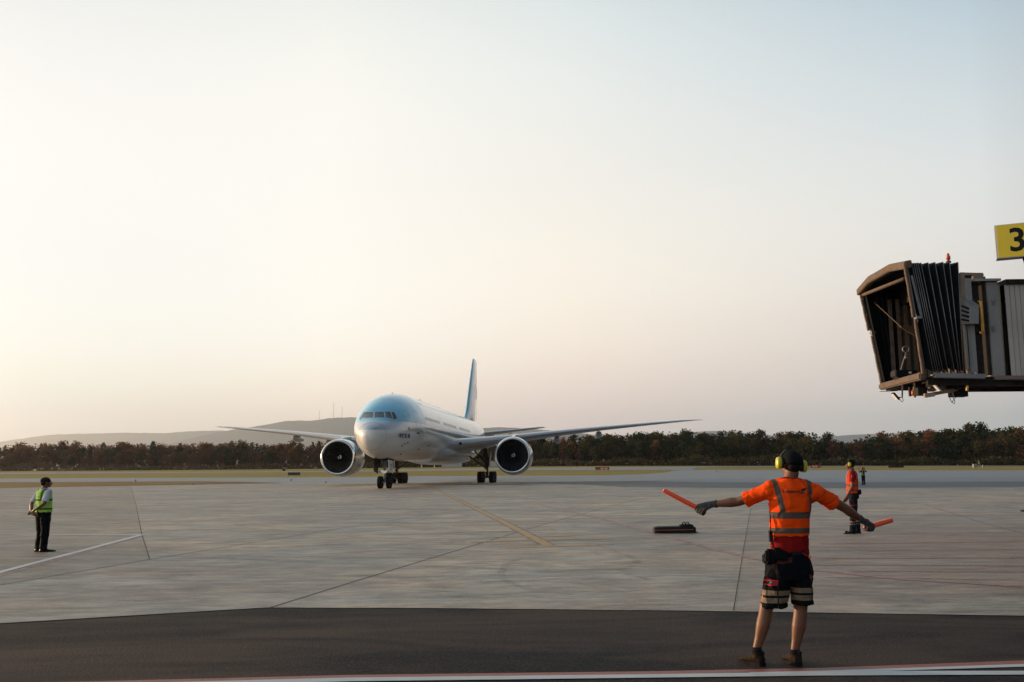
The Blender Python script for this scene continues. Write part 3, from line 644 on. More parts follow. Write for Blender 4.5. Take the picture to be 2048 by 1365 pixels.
# radome seam
b = MB(); sec = [Vector((p.x*1.004, p.y, 4.9+(p.z-4.9)*1.003)) for p in fsec(1.02)]; b.tube(sec+[sec[0]], .007, 5, caps=False); b.build('radome_seam', M_LINE, FUS)
for a in (6.2, 17.6, 29.5, 45.5, 58.5):
    for sg in (1, -1):
        z0, z1 = 4.95, 6.85; r_ = .12
        hull_line('cabin_door', [(a+r_, z0), (a+1.07-r_, z0), (a+1.07, z0+r_), (a+1.07, z1-.25), (a+.9, z1), (a+.17, z1), (a, z1-.25), (a, z0+r_)], .05, M_WFRAME, sg, closed=True)
for sg in (1, -1): patch('door_handle_recess', [(6.3, 4.80), (7.2, 4.80), (7.2, 4.90), (6.3, 4.90)], M_BLACK, .014, pix=False, sg=sg, sub=1)
t = NT('cabin_glass'); t.set(color=(.05, .06, .07), rough=.15, spec=.6); M_CAB = t.m
for sg in (1, -1):
    a = 9.4; k = 0
    while a < 58 and k < 88:
        if not any(abs(a-(d+.5)) < 1.0 for d in (18, 29.5, 45.5)):
            h, nr = onhull(side=(a, 6.28, sg)); up = (Vector((0, 0, 1))-nr*nr.z).normalized(); sd = nr.cross(up)
            b = MB(); b.add([h+nr*.012+up*.19*math.sin(w_)+sd*.135*math.cos(w_) for w_ in [i*math.pi/5 for i in range(10)]], [tuple(range(10))])
            if k < 50: b.build('cabin_window', M_CAB, FUS)
            k += 1
        a += .545 if a < 36 else .545
def text_mesh(s, size=1.0, bold=0.0):
    cu = bpy.data.curves.new('t', 'FONT'); cu.body = s; cu.size = size; cu.align_x = 'CENTER'; cu.align_y = 'CENTER'; cu.offset = bold; cu.resolution_u = 3
    o = bpy.data.objects.new('t', cu); COL.objects.link(o); bpy.context.view_layer.update(); me = bpy.data.meshes.new_from_object(o)
    V, F = [v.co.copy() for v in me.vertices], [tuple(p.vertices) for p in me.polygons]
    bpy.data.objects.remove(o); bpy.data.curves.remove(cu); bpy.data.meshes.remove(me); return V, F
M_NAVY = simple('navy_lettering', (.01, .02, .05), .4, var=.1)
V, F = text_mesh('대한항공', .62, .026)
xs = [v.x for v in V]; w0 = (max(xs)-min(xs))
h0 = max(v.y for v in V)-min(v.y for v in V)
patch('airline_lettering', [(808.5+v.x/w0*23.5, 872.6-v.y/h0*9.0+v.x/w0*1.0) for v in V], M_NAVY, .014, sub=1, faces=F)
V, F = text_mesh('대한항공', .62, .012)
patch('airline_lettering', [(3.9-v.x*1.02, 4.30+v.y) for v in V], M_NAVY, .014, pix=False, sg=-1, sub=1, faces=F)
hull_line('round_emblem', [(4.55+.50*math.cos(i*math.pi/8), 6.36+.42*math.sin(i*math.pi/8)) for i in range(16)], .045, M_WFRAME, closed=True)
hull_line('round_emblem', [(4.35, 6.2), (4.5, 6.37), (4.7, 6.45), (4.75, 6.27), (4.6, 6.13), (4.4, 6.27)], .05, M_WFRAME)
hull_line('crown_panel_seam', [(12+3*i, 8.25) for i in range(15)], .05, M_LINE)
for a_, z_ in ((9.6, 7.75), (10.6, 7.72)): hull_line('registration_dash', [(a_, z_), (a_+.8, z_)], .06, M_LINE)
for a_, z_ in ((4.2, 3.85), (4.75, 3.95), (3.9, 3.68), (5.3, 3.0), (9.5, 3.5), (13, 3.9)):
    h, nr = onhull(side=(a_, z_, 1)); b = MB(); b.tube([h, h+nr*.10], .05, 8); b.build('air_probe', M_DARKM, FUS)
patch('static_port_plate', [(4.3, 5.05), (4.5, 5.05), (4.5, 5.30), (4.3, 5.30)], simple('brass_plate', (.25, .12, .06), .5), .014, pix=False, sub=1)
for a_, h_ in ((22.5, .42), (8.6, .12), (34, .3)):
    b = MB(); zt = pchip(FA, FT, a_); b.add([(-.03, a_, zt-.05), (.03, a_, zt-.05), (.03, a_+.45, zt-.05), (-.03, a_+.45, zt-.05), (-.012, a_+.22, zt+h_), (.012, a_+.22, zt+h_), (.012, a_+.42, zt+h_), (-.012, a_+.42, zt+h_)], [(3, 2, 1, 0), (4, 5, 6, 7), (0, 1, 5, 4), (1, 2, 6, 5), (2, 3, 7, 6), (3, 0, 4, 7)]); b.build('blade_antenna', M_WFRAME, plane)

# wings -----------------------------------------------------------------
t = NT('wing_paint'); n1 = t.noise(.7, 5, t.map((.4, 1, 1))); t.set(color=t.mix(t.rng(n1, .3, .7), (.42, .43, .44), (.50, .50, .50)), rough=.35, coat=.4, coatr=.2); M_WING = t.m
def airfoil(n=26):
    up, lo = [], []
    for i in range(n//2+1):
        x = (1-math.cos(math.pi*i/(n//2)))/2; yt = 5*(.2969*math.sqrt(x)-.126*x-.3516*x*x+.2843*x**3-.1036*x**4); cam = .012*math.sin(math.pi*x)
        up.append((x, yt+cam)); lo.append((x, -yt*.82+cam))
    return up+lo[-2:0:-1]
AF = airfoil()
def wing(sg, st, name, mats, split=3):
    b = MB(); rings = []
    for p, a, ch, z, tc_, tw in st:
        r = []
        for x, yy in AF:
            dx, dz = x*ch, yy*tc_*ch; c_, s_2 = math.cos(R(tw)), math.sin(R(tw))
            r.append(Vector((sg*p, a+dx*c_+dz*s_2, z-dx*s_2+dz*c_)))
        rings.append(r)
    # denser spanwise
    R2 = []
    for i in range(len(rings)-1):
        for j in range(4): R2.append([rings[i][k].lerp(rings[i+1][k], j/4) for k in range(len(AF))])
    R2.append(rings[-1]); b.loft(R2)
    n = len(AF)
    for fi, f in enumerate(b.f):
        if len(f) == 4 and any((v % n) == 0 or (v % n) <= split or (v % n) >= n-split+1 for v in f) and all((v % n) <= split or (v % n) >= n-split for v in f): b.m[fi] = 1
    return b.build(name, mats, plane, smooth='auto')
WST = [(2.2, 24.6, 14.8, 4.20, .125, 2.5), (3.6, 25.6, 13.2, 4.36, .125, 2.3), (6.6, 27.7, 10.7, 4.74, .115, 1.4), (9.7, 29.8, 9.0, 5.12, .11, .9), (15, 33.4, 7.0, 5.80, .105, .2), (20, 36.8, 5.5, 6.37, .10, -.5), (25, 40.2, 4.0, 6.90, .10, -1), (29.2, 43.0, 2.8, 7.33, .095, -1.5), (31.2, 45.0, 1.5, 7.52, .09, -1.5), (32.4, 46.6, .55, 7.62, .09, -1.5)]
def wz(p): return float(np.interp(p, [s[0] for s in WST], [s[3] for s in WST]))
def wa(p): return float(np.interp(p, [s[0] for s in WST], [s[1] for s in WST]))
def wc(p): return float(np.interp(p, [s[0] for s in WST], [s[2] for s in WST]))
M_NACD = simple('fan_dark', (.004, .005, .008), .7, .0, spec=.05, var=.3)
M_LINER = simple('inlet_liner', (.035, .042, .052), .5, .1, var=.15)
M_NAC = simple('nacelle_paint', (.50, .52, .54), .26, .25, var=.06, scale=.8, coat=.7, coatr=.12)
M_WHP = simple('white_mark_paint', (.75, .76, .76), .5, var=.03)
M_GLOW = simple('amber_lens', (.7, .35, .1), .2)
def wheel(name, parent, c, r, wd, rim_r):
    b = MB(); n = 36; pr = [(-wd/2*.80, rim_r), (-wd/2*.93, rim_r*1.05), (-wd/2, r*.80), (-wd/2*.93, r*.94), (-wd/2*.68, r*.995), (-wd*.20, r), (-wd*.19, r*.975), (-wd*.15, r*.975), (-wd*.14, r), (wd*.14, r), (wd*.15, r*.975), (wd*.19, r*.975), (wd*.20, r), (wd/2*.68, r*.995), (wd/2*.93, r*.94), (wd/2, r*.80), (wd/2*.93, rim_r*1.05), (wd/2*.80, rim_r)]
    b.lathe(pr, n, c, (1, 0, 0), 0)
    b.lathe([(-wd/2*.80, rim_r), (-wd*.30, rim_r*.9), (-wd*.25, rim_r*.45), (-wd*.45, rim_r*.35), (-wd*.47, .01)], n, c, (1, 0, 0), 1)
    b.lathe([(wd/2*.80, rim_r), (wd*.30, rim_r*.9), (wd*.25, rim_r*.45), (wd*.45, rim_r*.35), (wd*.47, .01)], n, c, (1, 0, 0), 1)
    return b.build(name, [M_BLACK, M_GREYM], parent, smooth='auto')
M_DUSTY = simple('dusty_tyre', (.10, .07, .05), .9)
for sg in (1, -1):
    wg = wing(sg, WST, 'wing', [M_WING, M_ALU])
    for p in (14.0, 19.0):
        a, ch, z = wa(p), wc(p), wz(p); b = MB(); pr = [(0, .02), (.35, .2), (.9, .33), (1.9, .40), (3.0, .36), (4.0, .22), (4.6, .04)]
        s = ch/7+.15; b.lathe([(h*s, r_*min(1, s+.15)*1.1) for h, r_ in pr], 14, (sg*p, a+ch*.42, z-.42-.02*ch), (0, 1, -.03)); b.build('flap_fairing', M_WING, wg, smooth=True)
    b = MB(); b.ball((sg*31.0, 44.7, 7.5), (.10, .2, .06), 8, 6); b.build('navigation_light', M_GLOW, wg)
    b = MB(); b.ball((sg*3.9, 25.7, 4.40), (.16, .12, .16), 10, 8); b.build('landing_light', M_BLACK, wg)
    # engine
    ex, ea, ez = sg*9.61, 25.15, 3.05; eo = (ex, ea, ez); ax = (0, 1, -.02)
    b = MB(); b.lathe([(.42, 2.0), (.7, 2.035), (1.2, 2.065), (2.4, 2.08), (3.6, 2.02), (4.6, 1.92), (5.5, 1.74), (5.9, 1.64), (5.85, 1.58), (4.5, 1.60)], 64, eo, ax)
    en = b.build('engine', M_NAC, plane, smooth=True)
    b = MB(); b.lathe([(.40, 1.62), (.24, 1.635), (.12, 1.67), (.04, 1.73), (0, 1.80), (.03, 1.86), (.10, 1.915), (.22, 1.96), (.42, 2.002)], 64, eo, ax); b.build('inlet_lip', M_ALU, en, smooth=True)
    b = MB(); b.lathe([(.40, 1.62), (.8, 1.605), (1.5, 1.62)], 64, eo, ax); b.build('inlet_duct', M_LINER, en, smooth=True)
    b = MB(); b.lathe([(1.75, 1.62), (1.75, .02)], 48, eo, ax); b.build('fan_case_back', M_NACD, en)
    b = MB()
    for k in range(22):
        th = 2*math.pi*k/22; row = []
        for j in range(6):
            rr = .48+(1.60-.48)*j/5; tw = R(25+40*j/5); chd = .36+.14*math.sin(math.pi*j/5); rad = Vector((math.cos(th), 0, math.sin(th))); tan = Vector((-math.sin(th), 0, math.cos(th)))
            cc_ = Vector(eo)+rad*rr+Vector((0, 1.35+.04*math.sin(3*j/5), 0)); d = (tan*math.sin(tw)+Vector((0, 1, 0))*math.cos(tw)*.7)*chd/2; row.append((cc_-d, cc_+d))
        vs = [p_ for pr_ in row for p_ in pr_]; b.add(vs, [(2*j, 2*j+1, 2*j+3, 2*j+2) for j in range(5)])
    b.build('fan', simple('fan_blade_metal', (.012, .014, .018), .45, .3) if sg == 1 else bpy.data.materials['fan_blade_metal'], en, smooth=True)
    cone = [(.62, .01), (.66, .06), (.78, .17), (.95, .31), (1.15, .43), (1.3, .50)]
    b = MB(); b.lathe(cone, 32, eo, ax); b.build('spinner', M_NACD, en, smooth=True)
    vs = []; nn_ = 40
    for i in range(nn_):
        f = i/(nn_-1); th = (R(20)+f*R(430))*1.0; rr = .035+.19*f; wd = .018+.030*min(1, 2*f) if f < .95 else .02
        for s in (-1, 1):
            r2 = rr+s*wd; al = float(np.interp(r2, [c_[1] for c_ in cone], [c_[0] for c_ in cone]))-.02; vs.append(Vector(eo)+Vector((math.cos(th)*r2, al, math.sin(th)*r2)))
    b = MB(); b.add(vs, [(2*i, 2*i+1, 2*i+3, 2*i+2) for i in range(nn_-1)]); b.build('spiral_mark', M_WHP, en)
    b = MB(); b.lathe([(4.2, 1.30), (5.9, 1.20), (6.9, .92), (7.3, .85), (7.25, .80), (6.9, .62), (7.6, .42), (8.4, .05)], 40, eo, ax); b.build('core_exhaust', M_GREYM, en, smooth=True)
    # pylon
    pz = wz(9.61)
    b = MB(); b.loft([[Vector((ex+w_*s, a, z)) for s, z in ((-1, zl), (1, zl), (1, zh), (-1, zh))] for a, w_, zl, zh in ((ea+1.2, .10, 4.95, 5.10), (ea+2.6, .22, 4.85, 5.32), (ea+4.8, .27, 4.6, 5.45), (ea+6.8, .27, 3.9, 5.3), (ea+9, .2, 4.4, 5.1))]); b.build('pylon', M_NAC, en, smooth=False, bevel=.05)
    b = MB(); b.hexa([(ex-sg*1.75, ea+1.9, ez+1.05), (ex-sg*1.85, ea+1.9, ez+1.05), (ex-sg*1.85, ea+3.2, ez+1.05), (ex-sg*1.75, ea+3.2, ez+1.05), (ex-sg*2.05, ea+2.6, ez+1.35), (ex-sg*2.08, ea+2.6, ez+1.35), (ex-sg*2.08, ea+3.2, ez+1.40), (ex-sg*2.05, ea+3.2, ez+1.40)]); b.build('nacelle_strake', M_NAC, en)
    # main gear
    mx = sg*5.49; ma = 37.1
    b = MB(); b.tube([(mx-sg*.25, 36.7, 4.6), (mx, 37.0, 2.6), (mx, 37.05, 1.9)], .26, 14); b.tube([(mx, 37.05, 2.0), (mx, 37.1, .72)], .17, 14)
    b.tube([(mx-sg*2.4, 36.6, 3.35), (mx-sg*.1, 37.0, 1.75)], .11, 10); b.tube([(mx-sg*1.2, 35.2, 3.7), (mx, 37, 2.2)], .09, 8); b.tube([(mx-sg*1.35, 36.7, 2.95), (mx-sg*.1, 36.95, 3.25)], .07, 8)
    b.tube([(mx, 36.95, 2.2), (mx+sg*.05, 36.55, 1.5), (mx, 36.9, .85)], .05, 8)
    b.beam((mx, ma-1.6, .68), (mx, ma+1.6, .66), .26, .3)
    for r_ in (-1.45, 0, 1.45): b.tube([(mx-.95, ma+r_, .665), (mx+.95, ma+r_, .665)], .09, 10)
    for zz in (1.2, 1.6, 2.4): b.box((mx+.12*sg, 36.75, zz), (.22, .16, .18))
    mg = b.build('main_gear', M_DARKM, plane, smooth='auto')
    for r_ in (-1.45, 0, 1.45):
        for s in (-1, 1): wheel('wheel', mg, (mx+s*.70, ma+r_, .665), .665, .53, .30)
    b = MB(); b.tube([(mx-sg*.20, 36.72, 1.75), (mx-sg*.20, 36.78, 1.05)], .06, 8); b.build('retraction_piston', simple('orange_tube', (.45, .20, .08), .35, .5), mg)
    b = MB(); b.box((mx+sg*.42, 37.0, 2.75), (.05, 1.1, 1.9), Euler((0, R(4)*sg, 0)).to_matrix()); b.build('gear_door', M_FAIR, mg, bevel=.01)
    b = MB(); b.add([(sg*.6, 34.4, 2.30), (sg*.65, 39.0, 2.40), (sg*1.3, 39.0, 1.25), (sg*1.25, 34.4, 1.3)], [(0, 1, 2, 3)]) if False else b.box((sg*2.9, 36.9, 3.0), (2.2, 3.0, .06), Euler((0, sg*R(14), 0)).to_matrix()); b.build('bay_panel', M_FAIR, mg)
# tail ------------------------------------------------------------------
t = NT('tail_paint'); x, y, z = t.xyz(); n1 = t.noise(.6, 4)
t.set(color=t.mix(t.rng(n1, .3, .7), (.20, .46, .62), (.23, .50, .66)), rough=.28, coat=.7, coatr=.12); M_TAIL = t.m
b = MB(); rings = []
for z, a, ch, tk in ((8.2, 54.8, 14.2, .055), (8.9, 57.2, 11.6, .09), (10.2, 59.2, 10.3, .10), (14, 62.6, 7.9, .10), (17.6, 65.9, 5.6, .09), (18.45, 66.8, 4.9, .08), (18.6, 67.3, 4.3, .04)):
    rings.append([Vector((yy*tk*ch, a+x*ch, z)) for x, yy in [(x, (yy if i <= 13 else yy)) for i, (x, yy) in enumerate([(p[0], p[1]-.012*math.sin(math.pi*p[0])) for p in AF])]])
b.loft(rings); fin = b.build('tail_fin', [M_TAIL], plane, smooth='auto')
b = MB(); b.beam((0, 70.4, 9.2), (0, 71.3, 17.2), .10, .03, up=Vector((1, 0, 0))); b.build('rudder_hinge_line', M_LINE, fin)
for sx in (1, -1):
    for col_, a0, a1, nm in (('red', 0, 1, 'emblem_upper'), ('blue', 1, 2, 'emblem_lower')):
        b = MB(); n = 20; cy_, cz2, rr = 67.6, 13.4, 1.3
        pts = [(cy_+rr*math.cos(math.pi*(a0+i/n)), cz2+rr*math.sin(math.pi*(a0+i/n))) for i in range(n+1)]
        s = 1 if a0 == 0 else 1
        mid = [(cy_-rr+2*rr*i/12, cz2+.32*rr*math.sin(2*math.pi*i/12)) for i in range(13)]
        poly = pts+(mid[1:-1] if a0 == 0 else mid[::-1][1:-1]); b.add([(sx*(.40-.012*(q_-13.4)), p_, q_) for p_, q_ in poly], [tuple(range(len(poly)))])
        b.build('round_emblem', simple('emblem_'+col_, (.78, .50, .44) if col_ == 'red' else (.46, .62, .76), .28, var=.05, coat=.7, coatr=.12), fin)
SST = [(.6, 62.6, 8.4, 6.75, .09, 0), (1.6, 63.5, 7.6, 6.85, .09, 0), (9.9, 69.5, 3.2, 7.90, .085, 0), (10.6, 70.4, 2.2, 7.98, .07, 0), (10.78, 71.0, 1.2, 8.0, .04, 0)]
for sg in (1, -1): wing(sg, SST, 'tailplane', [M_WING, M_ALU])
b = MB(); b.lathe([(0, .24), (.35, .2), (.36, .01)], 16, (0, 73.85, 7.68), (0, 1, .05)); b.build('tail_exhaust', M_DARKM, plane)
# nose gear ---------------------------------------------------------------
b = MB(); b.tube([(0, 5.9, 2.75), (0, 5.9, 1.45)], .135, 14); b.tube([(0, 5.9, 1.5), (0, 5.86, .55)], .10, 14); b.tube([(0, 4.55, 2.55), (0, 5.85, 1.65)], .06, 8); b.tube([(-.22, 6.9, 2.6), (0, 5.95, 1.6)], .05, 8)
b.tube([(.22, 6.9, 2.6), (0, 5.95, 1.6)], .05, 8); b.tube([(-.42, 5.86, .545), (.42, 5.86, .545)], .075, 10); b.tube([(0, 5.75, 1.45), (0, 5.5, 1.0), (0, 5.78, .62)], .035, 8)
b.tube([(-.30, 5.8, 2.5), (-.06, 5.8, 2.0)], .04, 8); b.tube([(.30, 5.8, 2.5), (.06, 5.8, 2.0)], .04, 8); b.box((0, 5.7, 1.78), (.34, .16, .12))
ng = b.build('nose_gear', M_GREYM, plane, smooth='auto')
for s in (-1, 1): wheel('wheel', ng, (s*.39, 5.86, .545), .545, .40, .24)
b = MB(); b.box((0, 5.62, 1.50), (.62, .18, .14)); b.box((0, 5.62, 1.40), (.30, .22, .16)); b.build('steering_collar', M_ALU, ng, bevel=.02)
for x_, z_ in ((-.36, 1.47), (.36, 1.50), (-.24, 2.25), (.24, 2.12), (.22, 2.38), (-.30, 2.05)):
    b = MB(); b.lathe([(0, .075), (.03, .085), (.14, .06), (.15, .01)], 14, (x_, 5.45, z_), (0, 1, 0)); b.lathe([(-.005, .07), (-.02, .01)], 14, (x_, 5.45, z_), (0, 1, 0)); b.build('taxi_light', M_GREYM, ng, smooth=True)
b = MB(); b.add([(-.62, 4.35, 2.50), (.62, 4.35, 2.50), (.62, 7.1, 2.42), (-.62, 7.1, 2.42), (-.62, 4.35, 2.62), (.62, 4.35, 2.62), (.62, 7.1, 2.5), (-.62, 7.1, 2.5)], [(3, 2, 1, 0), (4, 5, 6, 7), (0, 1, 5, 4), (1, 2, 6, 5), (2, 3, 7, 6), (3, 0, 4, 7)]); b.box((0, 6.35, 2.2), (1.1, .9, .55)); b.build('gear_bay', M_BLACK, ng)  # black slab and box stand in for the shadow inside the open bay
b = MB()
for i in range(9): b.tube([(-.45+.11*i, 5.85, 2.45), (-.4+.10*i, 5.8, 2.2-.05*(i%3)), (-.2+.05*i, 5.85, 1.9)], .022, 6)
b.build('hydraulic_line', M_GREYM, ng)
for s in (1, -1):
    b = MB(); b.hexa([(s*.64, 4.45, 1.55), (s*.69, 4.45, 1.55), (s*.69, 6.05, 1.28), (s*.64, 6.05, 1.28), (s*.60, 4.35, 2.50), (s*.65, 4.35, 2.50), (s*.65, 6.05, 2.44), (s*.60, 6.05, 2.44)]); gd = b.build('gear_door', M_WHP if s == 1 else M_DARKM, ng, bevel=.01)
    for k, zz in enumerate((2.12, 1.92, 1.72)):              # the small number on the door, not readable in the photograph
        b = MB(); b.beam((s*(.700-.02*(zz-1.5)), 4.95, zz), (s*(.700-.02*(zz-1.5)), 5.55, zz-.06), .03, .07); b.build('door_number', M_NAVY, ng)
# ------------------------------------------------------------------ boarding bridge
YN, YF = 21.5, 24.9
bl = Vector((W(1990, 700, YN).x, (YN+YF)/2, 0))
bridge = empty('jet_bridge', bl, label='raised boarding bridge cab with black accordion canopy at the right edge', cat='jet bridge')
def B_(p): return Vector(p)-bl
def near(u, v): return B_(W(u, v, YN))
t = NT('canopy_fabric'); n1 = t.noise(2.5, 5, t.map((1, 1, .4))); t.set(color=t.mix(t.rng(n1, .3, .7), (.004, .006, .009), (.012, .015, .019)), rough=.8, spec=.1); M_FAB = t.m
M_FOAM = simple('buffer_foam', (.090, .060, .040), .75, var=.35, scale=5)
M_PANEL = simple('cab_panel_paint', (.19, .15, .128), .5, .2, var=.18, scale=3)
M_PANEL2 = simple('grey_cab_paint', (.22, .225, .235), .45, .3, var=.12, scale=2)
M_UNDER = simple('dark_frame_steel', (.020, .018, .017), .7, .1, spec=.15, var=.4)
M_RIB = simple('rib_metal', (.20, .20, .20), .4, .6, var=.2)
M_YELP = simple('yellow_rail_paint', (.62, .33, .06), .45)
M_WARMB = simple('tan_bracket_paint', (.24, .19, .14), .5, .2)
M_BLK = simple('black_plastic', (.008, .009, .011), .6, spec=.2, var=.3)
# rib lines on the near face: (u top, v top, u bottom, v bottom)
ribs = [(1814, 530, 1851, 749), (1824, 527, 1868, 748), (1828, 526.5, 1873, 748), (1832, 526.5, 1877.5, 748), (1836, 526, 1882, 748), (1842, 526, 1887, 748), (1856, 525.5, 1897, 748), (1870, 525, 1910, 747.5), (1886, 524.5, 1918, 747), (1899, 524.5, 1922, 747), (1916, 525, 1927, 747)]
# the far side: the mouth leans further out; it closes up towards the cab
FTu, FBu = W(1724, 583, YF), W(1766, 772, YF)
rings = []
for i, (ut, vt, ub, vb) in enumerate(ribs):
    nt, nb = W(ut, vt, YN), W(ub, vb, YN); f = i/(len(ribs)-1)
    ft0, fb0 = W(1724, 583, YF), W(1766, 772, YF); rt, rb = W(ribs[-1][0], ribs[-1][1], YN), W(ribs[-1][2], ribs[-1][3], YN)
    f2 = ((nt.x-W(1814, 530, YN).x)/(rt.x-W(1814, 530, YN).x))
    ft = Vector((ft0.x+(rt.x-ft0.x)*f2, YF, ft0.z+(rt.z-ft0.z)*f2)); fb = Vector((fb0.x+(rb.x-fb0.x)*f2, YF, fb0.z+(rb.z-fb0.z)*f2))
    mid = (nt+ft)/2+Vector((0, 0, .10)); rings.append([B_(p) for p in (nb, nb.lerp(nt, .5), nt, nt.lerp(mid, .55)+Vector((0, 0, .05)), mid, ft.lerp(mid, .55)+Vector((0, 0, .05)), ft, ft.lerp(fb, .5), fb)])
b = MB(); full = []
for i in range(len(rings)-1):
    full.append(rings[i]); m = []
    cen = sum(rings[i], Vector())/9
    for p, q_ in zip(rings[i], rings[i+1]):
        c = (p+q_)/2; m.append(c+(cen-c)*.085)
    full.append(m)
full.append(rings[-1]); b.loft(full, caps=False, closed=False); can = b.build('canopy', M_FAB, bridge, fix=False)
for i, r in enumerate(rings):
    b = MB(); b.tube(r, .009 if i else .018, 6); b.build('canopy_rib', M_RIB, can, smooth=True)
# mouth buffers: two piece posts both sides, padded top beam, floor edge
def post(a, b2, wd, dp, name='buffer_post'):
    b = MB(); n = 5; pts = [a.lerp(b2, i/n)+Vector((.005*(-1)**i, 0, 0)) for i in range(n+1)]
    for i in range(n): b.beam(pts[i], pts[i+1], wd, dp, up=Vector((0, 1, 0)))
    return b.build(name, M_FOAM, bridge, bevel=.012)
nt, nb, ft, fb = rings[0][2], rings[0][0], rings[0][6], rings[0][8]
o_ = Vector((-.05, 0, 0))
post(nt+o_, nt.lerp(nb, .485)+o_, .06, .09); post(nt.lerp(nb, .50)+o_+Vector((.03, 0, 0)), nb+o_, .06, .09)
post(ft+o_, ft.lerp(fb, .42)+o_, .06, .09); post(ft.lerp(fb, .47)+o_+Vector((.05, 0, 0)), fb+o_+Vector((.02, 0, .05)), .06, .09)
b = MB(); mid = rings[0][4]
top_ = [ft+Vector((-.06, .08, .02)), rings[0][5]+Vector((-.08, 0, .06)), mid+Vector((-.08, 0, .05)), rings[0][3]+Vector((-.06, 0, .05)), nt+Vector((-.02, -.05, .02))]
b.loft([[p+Vector(q_) for q_ in ((-.06, 0, .05), (.12, 0, .09), (.12, 0, -.10), (-.06, 0, -.13))] for p in top_]); b.build('top_buffer', M_FOAM, bridge, bevel=.02)
b = MB(); b.tube([ft+Vector((-.02, -.12, -.12)), nt+Vector((-.02, .15, -.30))], .045, 10); b.build('roller_blind', M_FOAM, bridge, smooth=True)
b = MB(); b.beam(fb+Vector((0, .1, -.02)), nb+Vector((-.06, .0, -.04)), .16, .17); b.build('floor_buffer', M_FOAM, bridge, bevel=.03)
for p in (nt.lerp(nb, .49), ft.lerp(fb, .445)):
    b = MB(); b.box(p+Vector((.03, -.03, 0)), (.12, .16, .06)); b.tube([p+Vector((-.02, -.04, .1)), p+Vector((.02, -.04, -.1))], .02, 6); b.build('hinge', M_RIB, bridge)
for p, q_ in ((nt, nb),):                                     # pale webbing straps down the near face
    b = MB(); b.beam(near(1822, 552)+Vector((0, -.03, 0)), near(1841, 632)+Vector((0, -.03, 0)), .05, .02); b.build('strap', M_RIB, bridge)
# interior: floor, back wall frame, far wall lining, console with its round mirror, brace
X0c, X1c = near(1922, 640).x, near(1968, 640).x
zf, zt = near(1925, 750).z, near(1925, 545).z
yn, yf = YN-bl.y, YF-bl.y; ztt = near(1916, 526).z
b = MB(); b.hexa([(rings[0][0].x+.05, yn+.05, zf-.09), (X1c+1.5, yn+.05, zf-.09), (X1c+1.5, yf-.05, zf-.09), (rings[0][8].x+.05, yf-.05, zf-.09), (rings[0][0].x+.05, yn+.05, zf-.04), (X1c+1.5, yn+.05, zf-.04), (X1c+1.5, yf-.05, zf-.04), (rings[0][8].x+.05, yf-.05, zf-.04)]); b.build('cab_floor', M_UNDER, bridge)
for i in range(9):
    x_ = rings[0][8].x+.25+.20*i; b = MB(); b.box((x_, yf-.16-.01*i, (zf+ztt)/2-.1), (.09, .05, ztt-zf-.35)); b.build('wall_slat', simple('brown_lining', (.11, .085, .07), .7) if i == 0 else bpy.data.materials['brown_lining'], bridge)
b = MB(); b.beam(ft+Vector((.25, -.1, -.3)), B_(W(1803, 655, YF-1.2)), .016, .016); b.build('tie_rod', M_FOAM, bridge)
pb = [B_(W(u, v, YF-1.1)) for u, v in ((1796, 652), (1832, 652), (1834, 674))]
b = MB(); b.add([p for p in pb]+[p+Vector((0, .04, 0)) for p in pb], [(0, 1, 2), (3, 4, 5), (0, 1, 4, 3), (1, 2, 5, 4), (2, 0, 3, 5)]); b.build('gusset_plate', M_FOAM, bridge)
mc = B_(W(1812, 699, YF-1.3)); b = MB(); b.ring(mc, (-.4, -1, 0), .075, .018, 20, 6); b.build('round_mirror', M_RIB, bridge, smooth=True)
b = MB(); b.tube([mc+Vector((0, 0, -.08)), B_(W(1800, 745, YF-1.3))], .016, 6); b.ball(B_(W(1812, 716, YF-1.3)), .045, 10, 8); b.build('mirror_arm', M_RIB, bridge)
b = MB(); b.box(B_(W(1808, 748, YF-1.5)), (.55, .35, .16)); b.box(B_(W(1800, 757, YF-1.5)), (.20, .25, .22)); cns = b.build('control_console', M_BLK, bridge, bevel=.02)
b = MB(); b.box(B_(W(1814, 747, YF-1.5))+Vector((-.0, -.18, 0)), (.07, .012, .05)); b.build('control_screen', M_WHP, cns)
# cab body
def wall(name, u0, v0, u1, v1, mat, dy=0.0, th=.06, bev=.01, par=None):
    a, c = near(u0, v0), near(u1, v1); b = MB(); b.box(((a.x+c.x)/2, yn+dy+th/2, (a.z+c.z)/2), (abs(c.x-a.x), th, abs(a.z-c.z))); return b.build(name, mat, par or bridge, bevel=bev)
wall('cab_side_panel', 1920, 545, 1945, 748, M_PANEL); wall('cab_side_panel', 1945.5, 563, 1975, 752, M_UNDER, .10)  # second panel is coloured dark to stand for shade in the recess
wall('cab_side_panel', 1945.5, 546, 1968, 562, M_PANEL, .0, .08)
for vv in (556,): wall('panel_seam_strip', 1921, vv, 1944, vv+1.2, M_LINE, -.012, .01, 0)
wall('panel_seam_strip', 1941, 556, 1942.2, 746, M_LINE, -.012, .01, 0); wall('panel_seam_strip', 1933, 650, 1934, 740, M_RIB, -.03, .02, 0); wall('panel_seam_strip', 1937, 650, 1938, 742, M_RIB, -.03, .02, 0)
b = MB(); a, c = near(1921, 545), near(1968, 546); b.hexa([(a.x, yn, a.z-.06), (c.x, yn, a.z-.08), (c.x, yf, a.z-.08), (a.x, yf, a.z-.06), (a.x+.02, yn+.01, a.z+.0), (c.x-.02, yn+.01, a.z-.02), (c.x-.02, yf, a.z-.02), (a.x+.02, yf, a.z+.0)]); b.build('cab_roof', M_PANEL, bridge)
